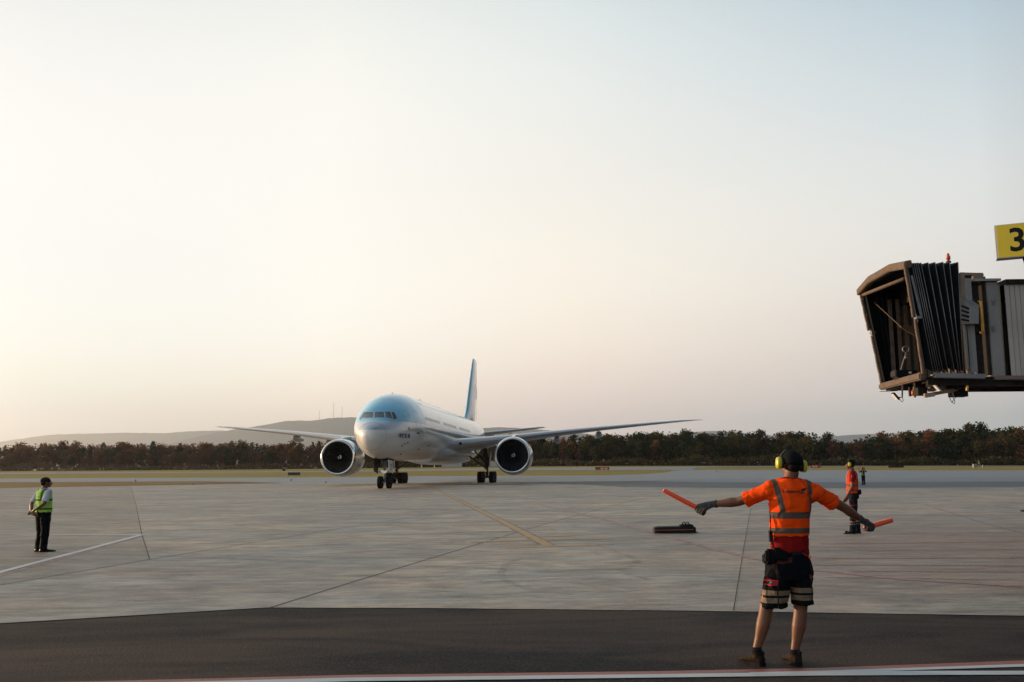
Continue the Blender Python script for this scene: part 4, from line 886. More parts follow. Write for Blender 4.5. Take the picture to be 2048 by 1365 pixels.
b = MB(); a = near(1921, 545); b.box(((a.x-.1+X1c+1.6)/2, yf+.02, (zf+a.z)/2), (X1c+1.7-a.x, .06, a.z-zf)); b.build('far_wall', M_PANEL, bridge)
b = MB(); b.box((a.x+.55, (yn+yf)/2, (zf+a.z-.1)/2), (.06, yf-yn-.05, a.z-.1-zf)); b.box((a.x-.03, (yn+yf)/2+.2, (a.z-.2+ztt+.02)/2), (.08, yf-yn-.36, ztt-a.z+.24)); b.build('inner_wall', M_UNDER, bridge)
for i in range(8): b = MB(); b.box((a.x+.50, yf-.3-.36*i, (zf+a.z)/2-.15), (.03, .17, a.z-zf-.4)); b.build('wall_slat', bpy.data.materials['brown_lining'], bridge)
# air unit box on the near side with its louvres
F_ = lambda u, v, d=.30: B_(W(u, v, YN-d))
b = MB(); b.hexa([F_(1939, 648), F_(1958, 648), F_(1956, 648, 0), F_(1922, 650, 0), F_(1939, 612), F_(1958, 610), F_(1944, 600, 0), F_(1921, 598, 0)]); au = b.build('air_unit', M_PANEL2, bridge, bevel=.008)
for i in range(4):
    b = MB(); b.beam(F_(1923.5, 612+9*i, .03), F_(1937.5, 618+8*i, .29), .03, .04); b.build('louvre', M_BLK, au)
b = MB(); p1_, p0_ = F_(1961, 604, .12), F_(1966, 662, .12); b.tube([p1_+Vector((0, .1, .02)), p1_, p0_, p0_+Vector((0, .1, -.02))], .036, 8); b.build('yellow_grab_rail', M_YELP, bridge, smooth=True)
b = MB(); b.ball(near(1952, 606)+Vector((0, .02, 0)), (.12, .06, .12), 10, 8); b.ball(near(1957, 658)+Vector((0, .02, 0)), (.12, .06, .10), 10, 8); b.build('rubber_bellows', M_BLK, bridge, smooth=True)
# rotunda column and its cap
b = MB(); a, c = near(1971, 565), near(2007, 754); x0, x1 = a.x, c.x
sec = [(x0, yn+.10), (x0+.01, yn-.03), (x0+.26, yn-.05), (x1-.02, yn+.06), (x1, yn+.14), (x1, yn+.6), (x0, yn+.6)]
b.loft([[Vector((x, y, z)) for x, y in sec] for z in (c.z, a.z)]); rc = b.build('corner_column', M_PANEL2, bridge, bevel=.01)
for v in (605, 658): b = MB(); pz = near(1985, v).z; b.beam((near(1984, v).x, yn-.07, pz+.07), (near(1984, v).x, yn-.07, pz-.07), .02, .03); b.box((near(1984, v).x, yn-.06, pz), (.05, .03, .13)); b.build('latch', M_RIB, rc)
b = MB(); a = near(1944, 561); b.hexa([(a.x, yn-.05, a.z-.03), (x1+.02, yn-.2, a.z-.05), (x1+.05, yf, a.z-.05), (a.x, yf, a.z-.03), (a.x, yn-.05, a.z+.03), (x1+.02, yn-.2, a.z), (x1+.05, yf, a.z+.0), (a.x, yf, a.z+.03)]); b.build('roof_cap', M_RIB, bridge)
b = MB(); b.tube([(x1+.03, yn-.0, c.z), (x1+.05, yn-.0, a.z-.1)], .028, 8); b.build('edge_trim', M_WARMB, bridge)
# telescopic tunnel: ribbed metal cladding, dark roof edge, floor beams; it runs on to the right beyond the frame
t = NT('tunnel_cladding'); x, y, z = t.xyz(); n1 = t.noise(.8, 4); t.set(color=t.mix(t.rng(n1, .3, .7), (.40, .39, .37), (.50, .48, .45)), metal=.25, rough=.34); M_TUN = t.m
yt = yn+2.3; ta, tb = near(2009, 569), near(2009, 752); tx0, tx1 = ta.x, ta.x+14
prof = []; x_ = tx0
while x_ < tx1: prof += [(x_, 0), (x_+.105, 0), (x_+.107, .02), (x_+.118, .02)]; x_ += .12
b = MB(); b.loft([[Vector((x, yn+.02+d, tb.z)), Vector((x, yn+.02+d, ta.z))] for x, d in prof], caps=False, closed=False); b.build('tunnel_side', M_TUN, bridge, fix=False)
b = MB(); b.loft([[Vector((x, yt-.1-d, tb.z)), Vector((x, yt-.1-d, ta.z))] for x, d in prof], caps=False, closed=False); b.build('tunnel_side', M_TUN, bridge, fix=False)
b = MB(); b.box(((tx0+tx1)/2, (yn+yt)/2, ta.z+.05), (tx1-tx0, yt-yn+.15, .11)); b.build('tunnel_roof', M_UNDER, bridge)
b = MB(); b.box(((tx0+tx1)/2-.2, (yn+yt)/2, tb.z-.045), (tx1-tx0+.4, yt-yn+.1, .09)); b.build('tunnel_floor', M_PANEL, bridge)
for dy in (yn+.25, yt-.35): b = MB(); b.beam((near(1965, 775).x, dy, tb.z-.15), (tx1, dy, tb.z-.17), .14, .12); b.build('floor_beam', M_UNDER, bridge)
b = MB(); b.box((tx0+6.5, (yn+yt)/2, tb.z-.45), (.5, 2.6, .4)); b.tube([(tx0+6.5, yn+.1, tb.z-.6), (tx0+6.5, yn+.1, .7)], .22, 16); b.tube([(tx0+6.5, yt-.1, tb.z-.6), (tx0+6.5, yt-.1, .7)], .22, 16); b.box((tx0+6.5, (yn+yt)/2, .75), (.6, 2.6, .4)); dc = b.build('drive_column', M_PANEL2, bridge, bevel=.02)
for dy in (yn-.2, yt+.2):
    b = MB(); b.lathe([(-.2, .3), (-.22, .5), (-.12, .55), (.12, .55), (.22, .5), (.2, .3), (.1, .1), (.1, .01)], 24, (tx0+6.5, dy, .55), (0, 1, 0)); b.build('drive_wheel', M_BLK, dc, smooth=True)
# underframe of the cab and what hangs from it
b = MB(); b.beam(near(1865, 752)+Vector((0, -.06, 0)), near(1966, 754)+Vector((0, -.06, 0)), .14, .11); b.tube([near(1862, 750)+Vector((0, -.07, 0)), near(1862, 753)+Vector((0, -.07, 0))], .05, 8); b.build('step_beam', M_PANEL2, bridge, bevel=.012)
b = MB(); a, c = near(1858, 764), near(1975, 764)
for dy in (.1, .8, 1.5): b.beam((a.x, yn+dy, a.z-.0), (c.x+.6, yn+dy, a.z-.02), .10, .14)
b.beam(B_(W(1790, 771, YF-.6)), near(1862, 760)+Vector((.1, .2, 0)), .12, .10)
for du in (1880, 1925, 1960): b.beam((near(du, 764).x, yn+.1, a.z-.02), (near(du, 764).x, yn+1.6, a.z-.02), .08, .12)
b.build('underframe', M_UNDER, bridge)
def hang(name, u, v, d, mat, y=YN+.6, par=None): b = MB(); b.box(B_(W(u, v, y)), d); return b.build(name, mat, par or bridge, bevel=.006)
hang('junction_box', 1863, 778, (.13, .14, .13), M_WARMB); hang('junction_box', 1887, 772, (.12, .14, .12), M_WARMB); hang('motor_housing', 1899, 770, (.22, .3, .26), M_UNDER); hang('motor_housing', 1841, 784, (.22, .25, .18), M_UNDER)
hang('bracket', 1820, 784, (.05, .08, .22), M_UNDER, YN+1.0); hang('bracket', 1829, 785, (.03, .08, .26), M_WARMB, YN+1.0); hang('bracket', 1836, 783, (.06, .10, .15), M_WARMB, YN+1.0); hang('battery_box', 1916, 789, (.34, .3, .13), M_BLK)
b = MB(); b.lathe([(-.06, .01), (-.06, .035), (.05, .035), (.06, .02), (.09, .01)], 12, B_(W(1826, 787, YN+.9)), (0, 0, 1)); b.build('amber_beacon', simple('amber_glass', (.7, .16, .03), .25), bridge, smooth=True)
b = MB(); b.beam(near(1862, 789)+Vector((0, .3, 0)), near(1934, 776)+Vector((0, .5, 0)), .06, .08); b.build('slanting_arm', M_WARMB, bridge)
b = MB(); b.beam(near(1860, 790)+Vector((0, .3, 0)), near(1880, 787)+Vector((0, .3, 0)), .08, .10); b.build('arm_end_bracket', M_WARMB, bridge)
def floodlight(u, v, y, post_u, post_top):
    p = B_(W(u, v, y)); b = MB(); rot = Euler((0, R(52), 0)).to_matrix(); b.box(p, (.22, .16, .05), rot); fl = b.build('floodlight', M_BLK, bridge, bevel=.01)
    b = MB(); b.box(p+rot @ Vector((0, 0, -.03)), (.19, .13, .01), rot); b.build('lamp_glass', M_WHP, fl)
    b = MB(); q_ = B_(W(post_u, v+2, y)); b.tube([B_(W(post_u, post_top, y)), q_, p+Vector((.08, 0, -.03))], .018, 6); b.tube([p+Vector((.10, 0, -.08)), p+Vector((.16, 0, -.15)), q_+Vector((.02, 0, -.08)), q_], .008, 5); b.build('lamp_bracket', M_UNDER, fl)
floodlight(1791, 793, YN+2.4, 1804.5, 774)
p = B_(W(1877, 775, YN)); b = MB(); b.box(p+Vector((0, .1, 0)), (.19, .1, .03), Euler((0, R(50), 0)).to_matrix()); b.build('lamp_glass', M_WHP, bridge)
b = MB(); b.tube([B_(W(1760, 783.5, YF-.8)), B_(W(1780, 783, YF-.8)), B_(W(1795, 782, YF-.8)), B_(W(1799, 776, YF-.8))], .008, 5); b.box(B_(W(1785, 781.5, YF-.8)), (.09, .03, .03)); b.build('sensor_rod', M_UNDER, bridge)
for pts in ([(1915, 793), (1919, 802), (1925, 806), (1926, 800), (1922, 793)], [(1928, 793), (1924, 797), (1920, 803)], [(1940, 776), (1943, 782), (1938, 786), (1932, 783)], [(1946, 765), (1940, 775), (1936, 782)]):
    b = MB(); b.tube([near(*q_)+Vector((0, .4, 0)) for q_ in pts], .008, 5); b.build('loose_cable', M_BLK, bridge)
b = MB(); b.tube([near(1934, 772)+Vector((0, -.02, 0)), near(1933, 782)+Vector((0, -.02, 0))], .03, 8); b.build('copper_fitting', M_YELP, bridge)
# obstruction light on its thin mast
b = MB(); p0, p1 = near(1918, 546), near(1917, 518); p0 = p0+Vector((0, .5, 0)); p1 = p1+Vector((0, .5, 0)); b.tube([p0, p1], .014, 6); b.lathe([(0, .02), (.01, .055), (.05, .06), (.06, .03)], 14, p1, (0, 0, 1)); mst = b.build('light_mast', M_UNDER, bridge)
b = MB(); b.lathe([(.06, .03), (.09, .035), (.11, .055), (.15, .04), (.17, .055), (.19, .03), (.235, .03), (.25, .005)], 14, p1, (0, 0, 1)); b.build('red_beacon', simple('red_beacon_glass', (.45, .06, .04), .25), mst, smooth=True)
# ------------------------------------------------------------------ stand number sign
sa = W(1991, 485, 20.7); ang = R(-24)
sg_ = empty('stand_sign', (sa.x, sa.y, 0), ang, label='yellow box sign reading 3 above the boarding bridge', cat='sign')
hgt_s, zc_s = .765, sa.z+.005; wd_s = 1.12
M_SY = simple('sign_yellow', (.90, .62, .012), .4, var=.04, scale=2); M_SG = simple('sign_frame', (.45, .46, .47), .4, .4, var=.08)
b = MB(); b.box((wd_s/2, .14, zc_s), (wd_s, .28, hgt_s)); box_ = b.build('sign_box', M_SG, sg_, bevel=.006)
b = MB(); b.box((wd_s/2+.012, -.004, zc_s), (wd_s-.05, .012, hgt_s-.03)); b.build('sign_face', M_SY, sg_)
V, F = text_mesh('3', .74, .014)
cx3 = (min(v.x for v in V)+max(v.x for v in V))/2; cy3 = (min(v.y for v in V)+max(v.y for v in V))/2
b = MB(); b.add([(.43+v.x-cx3, -.0125, zc_s+.012+v.y-cy3) for v in V], F); b.build('numeral', M_BLK, sg_)
b = MB(); b.tube([(wd_s*.50, .14, zc_s-hgt_s/2), (wd_s*.50+.03, .16, zc_s-hgt_s/2-.12), (wd_s*.66, .9, tb.z)], .05, 8); b.tube([(wd_s*.9, .14, zc_s-hgt_s/2), (wd_s*.9, 1.0, tb.z)], .045, 8); b.build('sign_bracket', M_UNDER, sg_)

# ------------------------------------------------------------------ long black tool bag on the concrete
bp = G(1350, 1067); bag = empty('equipment_bag', bp, R(2.5), label='long low black bag with orange stripe lying on the concrete', cat='bag')
pxm = 1886.6/bp.y/1.0; Lb = 84/pxm; b = MB(); rings = []
for i in range(14):
    f = i/13; x = -Lb/2+Lb*.97*f; h = .165+.008*f; e = .85 if i in (0, 13) else 1
    rings.append([Vector((x, w_*.14*e, z_*h*e+.003)) for w_, z_ in ((-1, .06), (-1.04, .5), (-.95, .93), (-.5, 1.02), (.5, 1.02), (.95, .93), (1.04, .5), (1, .06))])
b.loft(rings); bb = b.build('bag_body', simple('black_nylon', (.008, .009, .012), .7, var=.3, spec=.3), bag, smooth='auto')
b = MB(); b.beam((-Lb/2+.01, -.148, .088), (Lb/2-.10, -.148, .094), .008, .012); b.build('orange_stripe', simple('orange_tape', (.45, .13, .03), .5), bb)
b = MB(); rr = []
for x, h, w_ in ((.10, .02, .10), (.15, .05, .115), (.34, .058, .12), (.42, .05, .11), (.455, .02, .10)): rr.append([Vector((x, -w_, .16)), Vector((x, -w_*.9, .165+h)), Vector((x, w_*.9, .165+h)), Vector((x, w_, .16))])
b.loft(rr); b.build('top_pouch', bpy.data.materials['black_nylon'], bb, bevel=.012)
for x, mt in ((.21, M_BLK), (.30, M_BLK)):
    b = MB(); b.tube([(x-.03, -.03, .21), (x-.02, -.03, .262), (x+.03, -.02, .268), (x+.055, 0, .22)], .012, 7); b.build('carry_handle', mt, bb, smooth=True)
b = MB(); b.ball((.195, -.02, .245), (.018, .012, .03), 10, 6); b.build('metal_buckle', M_YELP, bb)
b = MB(); b.tube([(.44, -.05, .12), (.49, -.06, .10), (.50, -.04, .05), (.53, -.05, .02), (.56, -.06, .012)], .012, 6); b.tube([(.44, .02, .16), (.475, -.02, .12), (.45, -.06, .06), (.50, -.08, .012)], .010, 6); b.build('loose_strap', M_BLK, bb)

# ------------------------------------------------------------------ airfield furniture
M_SRED = simple('sign_red', (.42, .02, .025), .4, var=.05); M_SBLK = simple('sign_black', (.012, .012, .014), .5); M_LEG = simple('sign_leg', (.28, .26, .22), .5, .3)
def field_sign(u0, u1, v0, v1, vg, label, text=None, textback=False, split=None, group=None):
    g = G((u0+u1)/2, vg); s = g.y/1886.6*1.0; wd, h = (u1-u0)*s, (v1-v0)*s; z0 = (vg-v1)*s
    e = empty('airfield_sign', g, label=label, cat='sign', group=group)
    b = MB(); b.box((0, 0, z0+h/2), (wd, .25, h)); bx = b.build('sign_box', M_SBLK, e, bevel=.02)
    if text:
        x0, x1 = split; b = MB(); b.box(((x0+x1)/2*wd, -.135, z0+h/2), ((x1-x0)*wd, .02, h*.94)); b.build('red_panel', M_SRED, bx)
        V, F = text_mesh(text, h*.92, h*.02); cxx = (x0+x1)/2*wd; cyy = (min(v.y for v in V)+max(v.y for v in V))/2
        wv = max(v.x for v in V)-min(v.x for v in V); kx = (x1-x0)*wd*.62/wv
        b = MB(); b.add([(cxx+v.x*kx, -.150, z0+h/2+v.y-cyy) for v in V], F); b.build('lettering', M_WHP, bx)
        sx = (-.5+x0)/2*wd if x0 > -.49 else (x1+.5)/2*wd
        V, F = text_mesh('A', h*.7, h*.03); b = MB(); b.add([(sx+v.x, -.150, z0+h/2+v.y) for v in V], F); b.build('yellow_letter', M_YELP, bx)
    for k in range(4):
        b = MB(); b.tube([(-wd*.47+wd*.94*k/3, 0, 0), (-wd*.47+wd*.94*k/3, 0, z0+.02)], .05, 6); b.build('leg', M_LEG, e)
field_sign(1191, 1218.5, 934.8, 940, 943, 'red 06-24 runway sign on the grass beyond the wing', '06-24', split=(-.28, .5))
field_sign(1622, 1641.5, 930.6, 935.8, 938.6, 'smaller red 06-24 sign right of the wand signaller head', '06-24', split=(-.5, .28))
field_sign(1777, 1807.5, 930.8, 936, 940.2, 'wide black sign back on thin legs before the right wood')
field_sign(576, 600, 945.4, 951, 954.2, 'low black sign back on the grass left of the left engine')
field_sign(565, 570.8, 939, 942.4, 943.2, 'tiny square black sign back beyond the runway, left of the left engine')
M_CONT = simple('white_container_paint', (.42, .45, .47), .5, var=.12)
def hut(u0, u1, v0, vg, label, ribs_=True):
    g = G((u0+u1)/2, vg); s = g.y/1886.6; wd, h = (u1-u0)*s, (vg-v0)*s; e = empty('equipment_cabin', g, label=label, cat='cabin')
    b = MB(); b.box((0, 1.2, h/2), (wd, 2.4, h)); cb = b.build('cabin_wall', M_CONT, e, bevel=.04)
    for k in range(11): b = MB(); b.box((-wd/2+wd*(k+.5)/11, -.02, h*.5), (.06, .05, h*.9)); b.build('wall_rib', M_SG, cb)
    b = MB(); b.box((0, 1.2, h+.06), (wd+.2, 2.6, .12)); b.build('cabin_roof', M_SG, e, bevel=.02)
hut(883.5, 923.5, 925.5, 934.6, 'long low white cabin seen under the aircraft belly'); hut(981.5, 1003, 923.5, 934.4, 'white cabin partly hidden behind the right engine')
M_LRED = simple('marker_red', (.55, .05, .03), .5); M_GLS = simple('lamp_lens', (.4, .5, .6), .2)
def marker(u, v0, vg, label, two=True, name='approach_marker', col=None, group=None):
    g = G(u, vg); s = g.y/1886.6; h = (vg-v0)*s; e = empty(name, g, label=label, cat='marker light' if name != 'edge_light' else 'edge light', group=group)
    b = MB(); r_ = .16 if two else .07; b.tube([(0, 0, 0), (0, 0, h*.6)], r_, 8); b.build('post', M_WHP if two else M_SBLK, e)
    b = MB(); b.lathe([(h*.6, r_*1.2), (h*.85, r_*1.6), (h, r_*.4)], 10); b.build('lamp_head', col or M_LRED, e)
marker(843.5, 928.5, 935.6, 'red topped white marker post under the forward belly'); marker(869, 926, 935.6, 'taller red topped white marker post nearer the small cabin')
for u, v0, vg, l_ in ((271, 958.5, 963.3, 'small taxiway edge light above the left apron joint'), (582, 957.5, 962.5, 'small taxiway edge light under the black sign back'), (651.5, 962, 966.3, 'small edge light standing left of the left engine'), (1339, 937.5, 941.5, 'small dark edge light at the tip of the grass island'), (1433, 940, 943.5, 'small edge light on the far taxiway right of the wing tip'), (385, 966.5, 969.8, 'small edge light at the end of the brown grass strip'), (1916, 930, 935, 'small edge light far right before the wood'), (510, 942.5, 944.5, 'tiny runway light far off left of the left engine'), (1279, 932.5, 935, 'tiny runway light far beyond the right wing'), (1975, 932, 935.4, 'small edge light right of the grey instrument mast')):
    marker(u, v0, vg, l_, False, 'edge_light', M_GLS)
g = G(1957, 935.5); e = empty('instrument_mast', g, label='small grey instrument box and mast on the far right grass', cat='weather station'); b = MB(); b.box((-.9, 0, .45), (.9, .7, .9)); b.build('cabinet', M_LEG, e, bevel=.03)
b = MB(); b.tube([(.2, 0, 0), (.2, 0, 1.7)], .07, 8); b.tube([(-.2, 0, 1.2), (.7, 0, 1.2)], .04, 6); b.tube([(-.3, 0, 1.6), (.2, 0, 1.4), (.8, 0, .2)], .03, 6); b.box((1.2, 0, .3), (.35, .35, .6)); b.build('mast', M_LEG, e)
g = G(122, 947.5); e = empty('glide_antenna', g, label='faint grey frame antenna at the foot of the far left wood', cat='antenna'); b = MB()
for x_ in (-.9, 0, .9): b.tube([(x_, 0, 0), (x_, 0, 1.5)], .06, 6)
b.beam((-.9, 0, 1.45), (.9, 0, 1.45), .08); b.beam((-.9, 0, .8), (.9, 0, .8), .08); b.build('frame', M_LEG, e)
g = G(2046, 1024); e = empty('wheel_chock', g, .3, label='small dark wheel chock on the apron at the far right edge', cat='chock'); b = MB(); b.hexa([(-.05, -.06, 0), (.28, -.06, 0), (.28, .06, 0), (-.05, .06, 0), (.05, -.05, .07), (.20, -.05, .07), (.20, .05, .07), (.05, .05, .07)]); b.build('chock_body', M_BLK, e, bevel=.01)
b = MB(); b.tube([(-.05, 0, .02), (-.12, -.03, .03), (-.10, 0, .06), (-.04, 0, .05)], .01, 6); b.build('rope', M_BLK, e)
# ------------------------------------------------------------------ people
from mathutils import noise as mn
def remesh(mb, voxel, smooth=4, wrinkle=0.0, freq=7.0, seed=0, sfac=.5):
    me = mb.mesh('tmp'); o = bpy.data.objects.new('tmp', me); COL.objects.link(o)
    md = o.modifiers.new('r', 'REMESH'); md.mode = 'VOXEL'; md.voxel_size = voxel
    if smooth: sm = o.modifiers.new('s', 'SMOOTH'); sm.factor = sfac; sm.iterations = smooth
    dg = bpy.context.evaluated_depsgraph_get(); dg.update(); res = bpy.data.meshes.new_from_object(o.evaluated_get(dg))
    bpy.data.objects.remove(o); bpy.data.meshes.remove(me)
    if wrinkle:
        bm = bmesh.new(); bm.from_mesh(res); bm.normal_update()
        for v in bm.verts:
            p = v.co; q_ = Vector((p.x*freq, p.y*freq, p.z*freq*.55+p.x*freq*.5))+Vector((seed, 0, 0))
            a = mn.noise(q_)+.5*mn.noise(q_*2.3); rdg = 1-abs(mn.noise(q_*1.3+Vector((5, 5, 5))))*2
            f1 = max(0, 1-3.2*abs(mn.noise(Vector((p.x*9+p.z*3.5, p.y*9, p.z*4+seed*2)))))**2; f2 = max(0, 1-3.4*abs(mn.noise(Vector((p.x*6-p.z*7, p.y*6, p.z*7+seed+11)))))**2
            v.co += v.normal*wrinkle*(a*.6+rdg*.4+f1*1.3-f2*1.1)
        bm.to_mesh(res); bm.free()
    return res
def limb(b, pts, rad, n=14, ball=True):
    b.tube(pts, rad, n)
    if ball:
        for p, r in ((pts[0], rad[0]), (pts[-1], rad[-1])): b.ball(p, r*.99 if not isinstance(r, tuple) else r[0]*.98, 12, 8)
def ell(b, secs, n=28, pw=1.0):                              # stacked ellipses: (x, y, z, rx, ry)
    b.loft([[Vector((x+rx*math.copysign(abs(math.cos(a))**pw, math.cos(a)), y+ry*math.copysign(abs(math.sin(a))**pw, math.sin(a)), z)) for a in [2*math.pi*k/n for k in range(n)]] for x, y, z, rx, ry in secs])
def V3(*a): return Vector(a)
t = NT('skin'); n1 = t.noise(9, 4); n2 = t.noise(60, 3); t.set(color=t.mix(t.rng(n1, .3, .7), (.125, .052, .026), (.185, .078, .040)), rough=.5, sss=.08, spec=.4); t.bump(n2, .15, .002); M_SKIN = t.m
t.b.inputs['Subsurface Radius'].default_value = (.6, .25, .15); t.b.inputs['Subsurface Scale'].default_value = .02
M_HAIR = simple('black_hair', (.008, .006, .005), .7, spec=.2, var=.4, scale=60)
M_CAP = simple('black_cap_cloth', (.006, .007, .009), .85, var=.3, scale=30, bump=.2, spec=.1)
def cloth(name, col, rough=.85, var=.15, **k):
    t = NT(name); n1 = t.noise(5, 4); n2 = t.noise(220, 2)
    t.set(color=t.mix(t.rng(n1, .3, .7), tuple(x*(1-var) for x in col), tuple(min(1, x*(1+var)) for x in col)), rough=rough, spec=.08); t.bump(n2, .25, .001); return t
def bands(t, specs, base, uselocal=None):                   # specs: (axis expression socket, lo, hi, colour, roughness)
    c = base
    for sck, lo, hi, col in specs:
        m = t.math('MULTIPLY', t.math('GREATER_THAN', sck, lo), t.math('LESS_THAN', sck, hi)); c = t.mix(m, c, col)
    return c
M_GLOVE = simple('grey_work_glove', (.05, .052, .055), .9, var=.35, scale=30, bump=.5)
M_MUFF = simple('yellow_ear_cup', (.50, .50, .03), .35, var=.05); M_MUFFD = simple('ear_cup_seal', (.02, .022, .02), .6)
M_SHOE = simple('brown_black_shoe', (.022, .013, .009), .8, var=.6, scale=25, spec=.12); M_SOLE = simple('shoe_sole', (.075, .052, .036), .85, spec=.1, var=.3, scale=30); M_SHOEB = simple('black_shoe_leather', (.008, .008, .010), .4)
def head_parts(b, c, f, up, s=1.0):
    """cranium, face, nose, brow, chin, ears; c = middle of the head, f = the way it faces"""
    f = f.normalized(); sd = f.cross(up).normalized(); up = sd.cross(f).normalized(); rot = Matrix((sd, f, up)).transposed()
    P_ = lambda x, y, z: c+rot @ Vector((x*s, y*s, z*s))
    b.ball(P_(0, -.012, .028), (.076*s, .094*s, .090*s), 20, 14, rot=rot)
    b.ball(P_(0, .024, -.030), (.061*s, .068*s, .082*s), 18, 12, rot=rot); b.ball(P_(0, .060, -.092), (.027*s, .024*s, .024*s), 10, 8, rot=rot)
    b.ball(P_(0, .080, .028), (.048*s, .016*s, .012*s), 12, 8, rot=rot)
    b.tube([P_(0, .086, .022), P_(0, .102, -.008), P_(0, .108, -.024)], [.009*s, .012*s, .015*s], 8); b.ball(P_(0, .104, -.024), .015*s, 10, 8)
    b.ball(P_(0, .088, -.052), (.026*s, .012*s, .006*s), 10, 8, rot=rot); b.ball(P_(0, .085, -.064), (.022*s, .011*s, .007*s), 10, 8, rot=rot)
    for k in (-1, 1): b.ball(P_(k*.078, -.004, -.005), (.010*s, .020*s, .032*s), 10, 8, rot=rot); b.ball(P_(k*.046, .056, -.030), (.022*s, .022*s, .026*s), 10, 8, rot=rot)
    return P_, rot
def eyes(parent, P_, s):
    for k in (-1, 1):
        b = MB(); b.ball(P_(k*.032, .072, .008), .011*s, 10, 8); b.build('eye', M_WHP, parent, smooth=True)
        b = MB(); b.ball(P_(k*.032, .0805, .008), .0045*s, 8, 6); b.build('iris', M_BLACK, parent, smooth=True)
def hand(b, wrist, d, g, pn, grip=True, s=1.0, rb=.016, curl=1.0):
    """d: forearm direction, g: axis held (index finger side first), pn: palm side normal"""
    d = d.normalized(); g = (g-d*g.dot(d)*0).normalized(); pn = (pn-g*pn.dot(g)).normalized(); out = g.cross(pn).normalized()
    if out.dot(d) < 0: out = -out
    k0 = wrist+d*.080*s
    ks = []
    for i in range(4):
        kk = k0+g*(1.5-i)*.0215*s+out*(.012-.004*abs(i-1))*s; ks.append(kk)
        b.tube([wrist+g*(1.5-i)*.010*s, (wrist+kk)/2+g*(1.5-i)*.003*s, kk], [.0185*s, .0185*s, .0145*s], 8); b.ball(kk, .0135*s, 8, 6)
    b.ball((wrist+k0)/2, (.030*s, .026*s, .032*s), 12, 8)
    L = (.040, .044, .041, .033)
    for i in range(4):
        kk = ks[i]; r = (.0105, .0105, .0100, .0090)[i]*s
        if grip:
            c = kk+pn*(rb+.014*s)-out*.0; pts = [kk]
            for j, a in enumerate((50, 105, 165, 215)):
                rr = rb+.009*s; q_ = c+(-pn*math.cos(R(a))+out*math.sin(R(a)))*rr; pts.append(q_)
            b.tube(pts, [r*1.15, r*1.1, r, r, r*.9], 8); b.ball(pts[-1], r*.9, 8, 6)
        else:
            pts = [kk]; dirv = d.copy(); a = 0
            for j in range(3):
                a += R((14, 26, 22)[j]*curl); dv = d*math.cos(a)+pn*math.sin(a); pts.append(pts[-1]+dv*L[i]*s*(.95, .62, .5)[j])
            b.tube(pts, [r*1.1, r*1.05, r*.95, r*.8], 8); b.ball(pts[-1], r*.8, 8, 6)
    th0 = wrist+d*.025*s+g*.026*s+pn*.008*s
    if grip: tp = [th0, th0+d*.030*s+g*.012*s+pn*.014*s, k0+g*.030*s+pn*(rb*1.4+.012*s)-out*.010*s, k0+g*.016*s+pn*(rb*2+.018*s)]
    else: tp = [th0, th0+d*.030*s+g*.016*s+pn*.006*s, th0+d*.055*s+g*.017*s+pn*.012*s, th0+d*.075*s+g*.012*s+pn*.018*s]
    b.tube(tp, [.015*s, .0135*s, .0115*s, .0095*s], 8); b.ball(tp[-1], .0095*s, 8, 6); b.ball(th0, .015*s, 8, 6)
    return k0+pn*(rb+.014*s)
def shoe(name, parent, ank, d, s=1.0, mat=None, boot=False, L=.29):
    """one shoe: upper with a padded collar, then a thicker sole as its own part"""
    d = Vector((d[0], d[1], 0)).normalized(); sd = Vector((d.y, -d.x, 0)); g0 = Vector((ank.x, ank.y, 0))-d*.065*s; L *= s
    def sec(f, w_, z0, z1, n=14, lean=0): 
        c = g0+d*(L*f+lean); return [c+sd*w_*math.cos(a)+Vector((0, 0, (z0+z1)/2+(z1-z0)/2*math.sin(a))) for a in [2*math.pi*k/n for k in range(n)]]
    b = MB()
    for f, w_, h in ((.0, .030, .075), (.06, .038, .095), (.18, .041, .10), (.34, .042, .095), (.48, .044, .078), (.65, .049, .062), (.80, .048, .052), (.93, .038, .042), (1.0, .018, .032)):
        pass
    b.loft([sec(f, w_*s, .015*s, h*s) for f, w_, h in ((.0, .026, .070), (.04, .036, .090), (.16, .041, .105), (.32, .042, .100), (.46, .044, .080), (.64, .049, .064), (.80, .048, .054), (.93, .038, .044), (1.0, .014, .032))])
    top = .27 if boot else .105
    b.tube([g0+d*L*.20+V3(0, 0, .06*s), g0+d*L*.20+V3(0, 0, top*s)], [(.050 if boot else .048)*s, (.060 if boot else .046)*s], 16)
    if boot: b.ball(g0+d*L*.80+V3(0, 0, .045*s), (.050*s, .050*s, .040*s), 14, 8)
    me = remesh(b, .007, 3); o = link(name, me, mat or M_SHOE, parent, True)
    b = MB(); b.loft([[g0+d*L*f+sd*w_*s*k+V3(0, 0, z) for k, z in ((-1, 0), (1, 0), (1.02, h*s), (-1.02, h*s))] for f, w_, h in ((-.02, .022, .030), (.03, .036, .032), (.2, .041, .030), (.42, .040, .026), (.65, .050, .024), (.85, .046, .024), (.97, .030, .028), (1.02, .012, .034))]); b.build('sole', M_SOLE if not (boot or mat) else M_BLACK, o, bevel=.003)
    b = MB(); b.tube([g0+d*L*.20+V3(0, 0, (top-.012)*s), g0+d*L*.20+V3(0, 0, (top+.004)*s)], [(.061 if boot else .049)*s, (.062 if boot else .050)*s], 18); b.build('collar', M_BLACK, o, smooth=True)
    if not boot: b = MB(); b.ring(g0-d*.002+V3(0, 0, (top+.004)*s), sd, .014*s, .004*s, 12, 6); b.build('heel_tab', M_BLACK, o)
    return o
